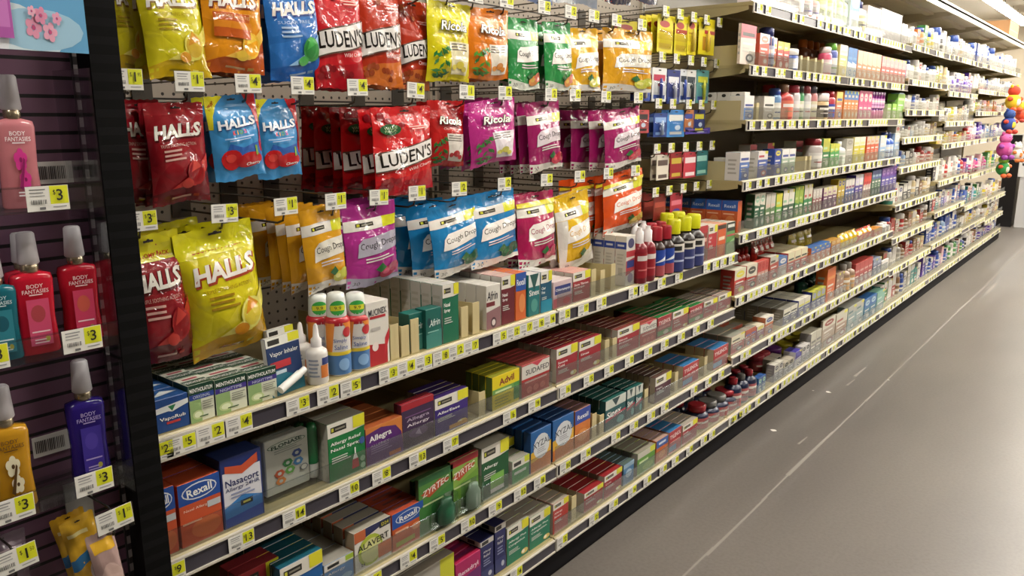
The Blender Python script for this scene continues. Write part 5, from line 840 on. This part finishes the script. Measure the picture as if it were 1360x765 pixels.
tag(fm.build('price_tags'), 'small white and yellow price tags along the far shelf rails', 'price tags', None, 'stuff')
# ------------------------------------------------------------------ perfume rack left of the black post
r = thing('perfume_rack', 'dark plum slatwall perfume rack with black post, at the left edge of the photo', 'display rack', (-1.262, -.25, 0))
m = MB(); m.box(-.02, 0, 0, .828, .1, 2.12, SLAT); part(m, 'slatwall', r)
m = MB(); m.box(.0, .004, .786, .798, .1, 2.12, M('2c2a2c', 'plas')); m.box(.0041, .005, .788, .796, .2, 2.1, SLOTG); part(m, 'slotted_upright', r)
m = MB(); m.box(.03, .071, .783, .826, 0, 2.14, M('0b0a0c', 'black')); m.box(.0711, .0715, .783, .826, 0, 2.14, SLOTB); part(m, 'side_post', r)
m = MB(); m.box(0.005, .07, 0, .78, 0, .1, M('17151a', 'plas')); part(m, 'base', r)
XT = -1.148
TR = []
for i, (px, py, nm) in enumerate(((70, 281, 'highest'), (70, 476, 'middle'), (90, 668, 'lowest'))):
    _, z = on(px, py, XT); TR.append(z)
    t = thing('acrylic_tray', f'clear acrylic tray with side plates, {nm} of the three on the perfume rack', 'display tray', (XT, 0, z))
    y0, y1 = -.2, .512; C = M('e4e8ec', 'clear')
    m = MB(); m.box(-.112, -.003, y0, y1, 0, .003, C); part(m, 'tray_floor', t)
    m = MB(); m.box(-.003, 0, y0, y1, 0, .034, C); m.box(-.003, .001, y0, y1, .033, .0355, M('ccd4d8', 'clear')); part(m, 'front_lip', t)
    m = MB(); m.box(-.112, 0, y1-.003, y1, -.02, .19, C); part(m, 'side_plate', t)
y0, zb = on(-60, 70, XT); y1, _ = on(118, 68, XT); zb = on(60, 68, XT)[1]; w, h = y1-y0, .22
m = MB(); m.box(-.003, 0, 0, w, 0, h, M('5a9cc8', 'paper'))
it = [('e', .3, .05, .5, .22, 'c8d8e0'), ('e', .62, .12, .35, .12, '98c0d8'), ('e', .1, .1, .3, .3, 'd8dce4')]
for fx, fy, fs, c_ in ((.58, .13, .05, 'd890ac'), (.70, .11, .045, 'e0a0b8'), (.64, .20, .04, 'd888a8'), (.76, .19, .03, 'dc98b4'), (.57, .22, .025, 'e4a8bc')):
    it += [('e', fx+fs*.8*cos(a*1.257), fy+fs*.8*sin(a*1.257), fs*.5, fs*.5, c_) for a in range(5)]+[('e', fx, fy, fs*.3, fs*.3, 'b84878')]
it += [('r', .3, .06, .42, .7, 'a850a0'), ('r', .32, .12, .40, .3, 'c070b8'), ('r', .33, .36, .4, .4, 'e0c8e0')]
m.art(it, Sfront(w, h), w, h, 'paper'); tag(m.build('display_card', None, (XT, y0, zb)), 'sky blue poster card with pink blossoms above the perfume bottles', 'poster')
def loft(m, prof, mat, n=20, ex=3.2):
    P = []
    for hd, hw, z in prof:
        row_ = []
        for k in range(n):
            a = 2*pi*k/n; c, s_ = cos(a), sin(a); row_.append((hd*(abs(c)**(2/ex))*(1 if c >= 0 else -1), hw*(abs(s_)**(2/ex))*(1 if s_ >= 0 else -1), z))
        P.append(row_)
    m.grid(P, mat, True, wrap=True); m.face(P[0][::-1], mat); m.face(P[-1], mat)
def perfume(px, ptop, X, tray, liquid, lab, flower, cen, wpx=52, dark='f0e8ea', blossom=True):
    z = TR[tray]+.0032; y = ypx(px, X, z+.06); h = zpy(ptop, X, y)-z; hw = abs(ypx(px+wpx/2, X, z+.05)-ypx(px-wpx/2, X, z+.05))/2; hb = h*.68
    t = thing('perfume_bottle', lab, 'perfume', (X, y, z), (0, 0, radians(-6)))
    m = MB(); loft(m, [(hw*.5, hw*.9, 0), (hw*.55, hw*.98, .003), (hw*.52, hw*.88, hb*.45), (hw*.55, hw*.97, hb*.9), (hw*.5, hw*.9, hb*.965), (hw*.22, hw*.34, hb)], M(liquid, 'liquid')); part(m, 'body', t)
    m = MB(); m.lathe([(hw*.38, hb-.001), (hw*.42, hb+.002), (hw*.42, hb+h*.07), (hw*.34, hb+h*.075)], M('b0a48c', 'foil'), 16); part(m, 'collar', t)
    m = MB(); m.lathe([(hw*.44, hb+h*.06), (hw*.50, hb+h*.07), (hw*.44, h*.9), (hw*.41, h*.985), (hw*.32, h)], M('e0dce0', 'frost'), 18); m.lathe([(hw*.16, hb+h*.08), (hw*.16, h*.86), (hw*.22, h*.87), (hw*.22, h*.94)], M('e8e4e4', 'plas'), 12); part(m, 'spray_cap', t, label='frosted clear cap over white spray nozzle')
    S = lambda u, v, l: (hw*.56+l, (u-.5)*hw*1.5, hb*(.06+.88*v)); it = [('t', 'BODY', .5, .88, .5, .055, dark, {'b': .01}), ('t', 'FANTASIES', .5, .81, .8, .055, dark, {'b': .01}), ('r', .3, .755, .7, .77, dark)]
    if blossom:
        for fx, fy, fs in ((.5, .55, .16), (.58, .3, .14)):
            it += [('e', fx+fs*.75*cos(a*1.257+.3), fy+fs*.5*sin(a*1.257+.3), fs*.62, fs*.42, flower) for a in range(5)]+[('e', fx, fy, fs*.3, fs*.2, cen)]
        it += [('p', [(.36, .2), (.46, .16), (.62, .55), (.58, .58)], cen)]
    else: it += [('r', .18, .06, .86, .7, flower), ('e', .5, .5, .22, .12, cen), ('r', .25, .24, .8, .26, dark), ('e', .7, .14, .08, .04, 'a8a040')]
    m = MB(); m.art(it+bars(.3, .75, .08, .16, 2, dark), S, hw*1.5, hb*.88, 'card', lift=.0006); part(m, 'printed_label', t)
    PROD.append(('tray', y, z, lab.split(',')[0]))
perfume(24, 99, -1.20, 0, 'd88890', 'pink perfume bottle with magenta orchid, alone on the highest tray', 'd0348c', '8c1c5c', 54)
perfume(46, 308, -1.185, 1, 'c81c34', 'bright red perfume bottle, middle tray, nearest the left edge', 'c8486c', 'a84048', 56, 'e8c8cc', False)
perfume(36, 309, -1.24, 1, 'c42038', 'red perfume bottle standing behind another red one, middle tray', 'c8486c', 'a84048', 50, 'e8c8cc', False)
perfume(106, 300, -1.20, 1, 'b81c30', 'red perfume bottle apart from the other red ones, middle tray right end', 'c83c60', 'c85848', 50, 'e8c8cc', False)
perfume(-2, 330, -1.185, 1, '1c6c7c', 'teal perfume bottle cut by the left edge of the photo', '2c7c8c', '185464', 54, 'c8dce0', False)
perfume(14, 512, -1.185, 2, 'c89424', 'golden yellow perfume bottle with white vanilla flower', 'e0d8b8', '503818', 58, '5c3c10')
perfume(117, 478, -1.20, 2, '30207c', 'violet blue perfume bottle on the lowest tray', '3c2c90', '4c3ca0', 50, 'a898d0', False)
for px, pz, p, tr, lab in ((64, 255, '3', 0, 'below the pink perfume bottle with orchid'), (110, 443, '3', 1, 'below the red perfume bottle at the tray end'), (-18, 452, '3', 1, 'cut by the left photo edge under the teal bottle'), (18, 657, '3', 2, 'below the golden perfume bottle'), (126, 621, '3', 2, 'below the violet perfume bottle')):
    z = TR[tr]+.002; price_tag(p, ypx(px, XT+.003, z+.016), XT+.0026, z, 'fixed'); TAGS[-1].append(lab)
def short_hook(loc):
    o = thing('peg_hook', '', 'hook', loc); m = MB(); m.tube([(-.124, 0, -.018), (-.03, 0, -.018), (-.012, 0, -.012), (-.008, 0, .0)], .0024, M('6a655e', 'foil')); m.tube([(-.124, 0, .026), (-.02, 0, .030), (-.002, 0, .024)], .0018, M('6a655e', 'foil')); part(m, 'wire_arm', o)
    m = MB(); m.box(-.126, -.122, -.02, .02, -.03, .04, M('a8a8a4', 'metal')); part(m, 'backplate', o); m = MB(); m.box(-.0015, -.0002, -TW/2-.001, TW/2+.001, -.004, TH+.001, M('e0e6e8', 'clear')); part(m, 'label_holder', o); return o
def rack_hook(px, py, p, lab):
    X = -1.135; y, z = on(px, py, X); z -= .016; price_tag(p, y, X+.0022, z, 'fixed', roll=.06); TAGS[-1].append(lab); o = short_hook((X+.0005, y, z)); o['label'] = 'wire hook on the perfume rack '+lab; o['group'] = 'wire peg hooks'; return y, z
ya, za = rack_hook(22, 744, '1.50', 'at the bottom left corner of the photo')
yc, zc = rack_hook(153, 690, '1.50', 'above the yellow and blue puff bags')
PUF = ('cda02c', [('p', [(0, .52), (1, .72), (1, .58), (0, .38)], '2c6c9c'), ('e', .7, .3, .3, .2, 'b8a8a0'), ('r', .1, .8, .7, .84, 'e0d090')])
bag(PUF, 92, 138, 684, 790, 8, 1, 'yellow bath bag with blue stripe', 'yellow bath puff bag with blue slanted stripe, lower left', X=-1.19, seed=51, name='bath_puff_bag', cat='bath bag')
bag(('a88c88', [('e', .5, .4, .36, .2, 'c0a49c'), ('r', .1, .76, .9, .9, 'cda02c')]), 124, 162, 706, 800, 6, 0, 'pinkish bath bag', 'pinkish bath puff bag right of the yellow striped one', X=-1.17, seed=52, name='bath_puff_bag', cat='bath bag')
bag(('5c4c58', [('r', .1, .6, .9, .8, '8c7c80')]), -30, 40, 712, 800, 0, 0, 'dark bath bag', 'dark plum bag at the bottom left corner', X=-1.22, seed=53, name='bath_puff_bag', cat='bath bag')
m = MB(); m.box(-.0015, 0, 0, .055, 0, .032, M('d0ccc8', 'paper')); rr_ = random.Random(5); x = .06
it = []
while x < .8: it.append(('r', x, .2, x+.015+.02*rr_.random(), .8, '3a3636')); x += .045
m.art(it, Sfront(.055, .032), .055, .032, 'paper')
for px, py, lab in ((72, 588, 'plain barcode card behind the golden and violet perfume bottles'), (73, 229, 'plain barcode card behind the pink perfume bottle')):
    X = -1.2585; y, z = on(px, py, X); tag(m.build('barcode_card', None, (X, y-.03, z-.016)), lab, 'barcode card')
# ------------------------------------------------------------------ toys on a strip at the far end
def toy(px, py, size, c1, c2, c3, lab, shape):
    X = -1.10; y = ypx(px, X, 1.35); z = zpy(py, X, y); s = size
    t = thing('plush_toy', lab, 'plush toy', (X, y, z), (0, 0, radians(-25)))
    def ball(c, r, col, q=(1, 1, 1)):
        m_ = MB(); m_.lathe([(max(.0005, r*q[0]*sin(pi*i/10)), -r*q[2]*cos(pi*i/10)) for i in range(11)], M(col, 'matte'), 16, c, sy=q[1]/q[0]); return m_
    part(ball((0, 0, 0), s*.5, c1, (.8, 1, .95)), 'body', t); part(ball((.0, 0, s*.62), s*.34, c2, (.95, 1.1, .95)), 'head', t); part(ball((s*.26, 0, -.02*s), s*.26, c3, (.6, 1, 1)), 'belly', t)
    for sg in (-1, 1):
        part(ball((.02, sg*s*.5, s*.16), s*.17, shape, (.8, 1.1, .8)), 'arm', t); part(ball((.04, sg*s*.3, -s*.48), s*.19, shape, (1, 1, .8)), 'leg', t); part(ball((0, sg*s*.27, s*.9), s*.11, c1, (.7, 1, 1)), 'ear', t)
        part(ball((s*.28, sg*s*.1, s*.68), s*.035, '1c1a1c'), 'eye', t)
    return t
toy(1343, 135, .155, 'cfae20', 'c03c24', 'd8d0c0', 'yellow plush toy with red head, highest of the hanging toys', 'c84c24')
toy(1341, 165, .145, '243c84', '24407c', 'd0b830', 'dark blue plush toy with yellow belly below the yellow one', 'b83c2c')
toy(1340, 198, .16, 'b84488', 'c85c98', 'c86ca0', 'pink plush toy hanging between the blue and green ones', '8c3c90')
toy(1341, 224, .135, '28803c', '78a838', 'c8d0b8', 'green plush toy, lowest of the hanging toys', 'cc5c2c')
toy(1356, 152, .13, 'c84828', 'd0b430', 'd8d0c8', 'red plush toy cut by the right edge of the photo', 'b03c30')
toy(1357, 205, .13, 'c8c4bc', 'd0ccc4', 'c87838', 'white plush toy at the right edge beside the pink one', 'c86c34')
X = -1.135; y = ypx(1342, X, 1.35)
m = MB(); m.box(-.003, 0, -.02, .02, 1.02, 1.62, M('c8ccd0', 'plas')); m.box(-.08, .0, -.012, .012, 1.6, 1.62, M('a8a8a8', 'metal'))
for i in range(6): m.tube([(0, 0, 1.10+i*.09), (.022, 0, 1.10+i*.09), (.026, 0, 1.115+i*.09)], .002, M('8c8c8c', 'foil'))
tag(m.build('clip_strip', None, (X, y, 0)), 'pale hanging clip strip carrying the plush toys at the aisle end', 'clip strip')
# end of the aisle
m = MB(); c = thing('end_display', 'black end display with white sign panel at the far end of the aisle', 'display', (-1.42, 11.45, 0))
m.box(0, .16, 0, .5, 0, 1.12, M('1a181a', 'plas')); part(m, 'black_side', c)
m = MB(); m.box(.19, .9, .02, .45, .0, .62, M('c4c4c4', 'plas')); part(m, 'white_case', c)
m = MB(); m.box(.165, .9, .0, .03, .62, 1.25, M('d4d4d4', 'paper')); m.art([('t', 'S', .1, .3, .12, .2, '2a2a2c', {'b': .03}), ('t', 'SAVE', .5, .75, .8, .3, '2a2a2c', {'b': .02})][:1], lambda u, v, l: (.165+.735*u, -l, .62+.63*v), .735, .63, 'paper'); part(m, 'sign_panel', c)
# ------------------------------------------------------------------ room
def struct(name, mb, loc=None): return tag(mb.build(name, None, loc), None, None, None, 'structure')
fl = D.materials.new('polished_concrete'); fl.use_nodes = True; N = fl.node_tree.nodes; L = fl.node_tree.links; b = N['Principled BSDF']
tc = N.new('ShaderNodeTexCoord'); n1 = N.new('ShaderNodeTexNoise'); n1.inputs['Scale'].default_value = 1.1; n1.inputs['Detail'].default_value = 7; n2 = N.new('ShaderNodeTexNoise'); n2.inputs['Scale'].default_value = 90; n2.inputs['Detail'].default_value = 3
mp = N.new('ShaderNodeMapping'); mp.inputs['Scale'].default_value = (1, .35, 1); L.new(tc.outputs['Object'], mp.inputs['Vector']); L.new(mp.outputs[0], n1.inputs['Vector']); L.new(tc.outputs['Object'], n2.inputs['Vector'])
cr = N.new('ShaderNodeValToRGB'); cr.color_ramp.elements[0].position = .3; cr.color_ramp.elements[1].position = .72; cr.color_ramp.elements[0].color = (*lin('514c48'), 1); cr.color_ramp.elements[1].color = (*lin('736d67'), 1)
L.new(n1.outputs['Fac'], cr.inputs[0])
mx = N.new('ShaderNodeMix'); mx.data_type = 'RGBA'; mx.blend_type = 'MULTIPLY'; mx.inputs['Factor'].default_value = .35; cr2 = N.new('ShaderNodeValToRGB'); cr2.color_ramp.elements[0].position = .35; cr2.color_ramp.elements[0].color = (.62, .6, .58, 1); cr2.color_ramp.elements[1].position = .6
L.new(n2.outputs['Fac'], cr2.inputs[0]); L.new(cr.outputs[0], mx.inputs['A']); L.new(cr2.outputs[0], mx.inputs['B']); L.new(mx.outputs['Result'], b.inputs['Base Color'])
b.inputs['Roughness'].default_value = .38; b.inputs['Specular IOR Level'].default_value = .4
m = MB(); m.box(-6, 8, -5, 24, -.1, 0, fl); struct('floor', m)
# pale line and short streaks along the aisle, and small scraps
def fpt(px, py):
    d = Vector((px-CX, CY-py, F)); w_ = (RX.dot(d), RY.dot(d), RZ.dot(d)); t_ = -HC/w_[2]; return w_[0]*t_, w_[1]*t_
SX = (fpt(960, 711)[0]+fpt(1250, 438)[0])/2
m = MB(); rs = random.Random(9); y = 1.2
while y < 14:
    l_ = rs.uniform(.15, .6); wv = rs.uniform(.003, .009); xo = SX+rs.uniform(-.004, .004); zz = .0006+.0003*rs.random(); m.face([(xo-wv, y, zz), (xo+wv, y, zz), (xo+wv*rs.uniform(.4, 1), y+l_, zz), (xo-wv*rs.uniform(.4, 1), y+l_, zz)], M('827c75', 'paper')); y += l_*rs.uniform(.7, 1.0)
for px, py, l_, wv in ((1135, 500, .2, .008), (1125, 512, .12, .006), (1060, 590, .1, .005), (1310, 390, .5, .01)):
    x_, y_ = fpt(px, py); m.face([(x_-wv, y_, .0011), (x_+wv, y_, .0011), (x_+wv*.4+.004, y_+l_, .0011), (x_-wv*.4+.004, y_+l_, .0011)], M('847e77', 'paper'))
for px, py, s_ in ((1028, 572, .016), (1100, 521, .014), (1080, 519, .006), (1180, 505, .006)):
    x_, y_ = fpt(px, py); m.face([(x_+s_*rs.uniform(.6, 1.2)*cos(a), y_+s_*rs.uniform(.5, 1)*sin(a), .0013) for a in [k*2*pi/8 for k in range(8)]], M('d8d4cc', 'paper'))
o = m.build('floor_marks'); o['kind'] = 'structure'
m = MB(); m.box(-6, 8, -5, 24, 3.05, 3.15, M('ece5d6', 'matte')); struct('ceiling', m)
m = MB(); m.box(-6, 8, 17.0, 17.1, 0, 3.3, M('d4c8b2', 'matte')); struct('wall_back', m)
m = MB(); m.box(-6, 8, -5.1, -5, 0, 3.3, M('8a8278', 'matte')); struct('wall_front', m)
m = MB(); m.box(-6.1, -6, -5, 17, 0, 3.3, M('a09480', 'matte')); struct('wall_left', m)
m = MB(); m.box(8, 8.1, -5, 17, 0, 3.3, M('a09480', 'matte')); struct('wall_right', m)
# strip lights
em = D.materials.new('lamp_diffuser'); em.use_nodes = True; b = em.node_tree.nodes['Principled BSDF']; b.inputs['Base Color'].default_value = (.9, .9, .85, 1); b.inputs['Emission Color'].default_value = (1, .94, .84, 1); b.inputs['Emission Strength'].default_value = LAMP
L1 = None
def lamp(x, y, lab):
    global L1
    if L1 is None:
        L1 = thing('strip_light', lab, 'ceiling light', (x, y, 2.80)); m = MB(); m.prism([(-.09, .06), (-.06, .10), (.06, .10), (.09, .06)], 0, 1.22, M('d8d4cc', 'metal')); part(m, 'housing', L1); m = MB(); m.prism([(-.075, .058), (-.05, .02), (.05, .02), (.075, .058)], .01, 1.21, em); part(m, 'diffuser', L1)
        m = MB(); m.tube([(0, .2, .1), (0, .2, .18)], .004, M('a8a49c', 'foil')); m.tube([(0, 1.0, .1), (0, 1.0, .18)], .004, M('a8a49c', 'foil')); part(m, 'hanger', L1)
    else: copy_tree(L1, (x, y, 2.80), None, lab)
for i, (x, ys) in enumerate(LROWS):  # first row's lamp behind the camera is added to brighten the perfume rack
    for j, y in enumerate(ys): lamp(x, y, f'fluorescent strip light, {ORD[j]+(" from the camera" if j else " toward the camera end")}, {["row nearest the shelves", "row above the far shelf end", "row right of the aisle", "row over the far aisle"][i]}')
# ------------------------------------------------------------------ labels of tags and hooks
def near(key, y, z=None):
    c = [p for p in PROD if p[0] == key]
    if z is not None: c = [p for p in c if p[2] < z+.03] or c
    return min(c, key=lambda p: abs(p[1]-y)+(abs(p[2]-z)*2 if z is not None else 0))[3]
def money(p): return '$'+p
cnt = {}
for t in sorted(TAGS, key=lambda t: (t[4], round(t[3], 1), t[2])):
    o, p, y, z, wh = t[:5]
    if wh == 'fixed': o['label'] = f'{money(p)} price tag {t[5]}'; continue
    if wh in ('peg', 'small peg'): row_ = {'peg': {16: 'highest', 14: 'middle', 12: 'lowest', 11: 'lowest'}, 'small peg': {17: 'first', 15: 'second', 14: 'third', 12: 'fourth', 11: 'fifth'}}[wh][round(z*10)]; loc = f'{row_} {"peg" if wh == "peg" else "small peg"} row'
    elif wh in ('A', 'B', 'C', 'bottom'): loc = {'A': 'highest', 'B': 'second', 'C': 'third', 'bottom': 'bottom'}[wh]+' shelf rail'
    else: loc = f'{wh[1:]} rail of the {BN[int(wh[0])]} bay'
    i = cnt.get(loc, 0); cnt[loc] = i+1
    od = (ORD+['twenty-first', 'twenty-second', 'twenty-third', 'twenty-fourth', 'twenty-fifth', 'twenty-sixth', 'twenty-seventh', 'twenty-eighth', 'twenty-ninth', 'thirtieth', 'thirty-first'])[i]+(' from left' if i else '')
    if wh in ('A', 'B', 'C', 'bottom', 'peg'): od = f'{money(p)} price tag, {od} on the {loc}'
    else: od = f'small price tag, {od} on the {loc}'
    o['label'] = od
hc = {}
for o, y, z in sorted(HOOKS, key=lambda q: (-round(q[2], 2), q[1])):
    k = round(z, 2); i = hc.get(k, 0); hc[k] = i+1; rw = {1.6: 'highest peg row', 1.38: 'middle peg row', 1.15: 'lowest peg row'}.get(k)
    if rw is None: rw = {1.67: 'first', 1.52: 'second', 1.36: 'third', 1.21: 'fourth', 1.06: 'fifth'}[k]+' small peg row'
    o['label'] = f'wire peg hook with tag holder, {ORD[i]}{" from left" if i else ""} on the {rw}'
# ------------------------------------------------------------------ camera and look
cam = D.cameras.new('camera'); cam.sensor_width = 36; cam.lens = F/1360*36; cam.clip_start = .02
co = link('camera', cam); M3 = Matrix(((RX.x, RX.y, -RX.z), (RY.x, RY.y, -RY.z), (RZ.x, RZ.y, -RZ.z)))
co.matrix_world = Matrix.Translation((0, 0, HC)) @ M3.to_4x4(); SC.camera = co
w = D.worlds.new('store'); SC.world = w; w.use_nodes = True; bg = w.node_tree.nodes['Background']; bg.inputs[0].default_value = (1, .93, .82, 1); bg.inputs[1].default_value = .1
SC.view_settings.view_transform = 'Standard'; SC.view_settings.look = 'None'; SC.view_settings.gamma = 1; SC.view_settings.use_curve_mapping = False; SC.view_settings.exposure = EXPO
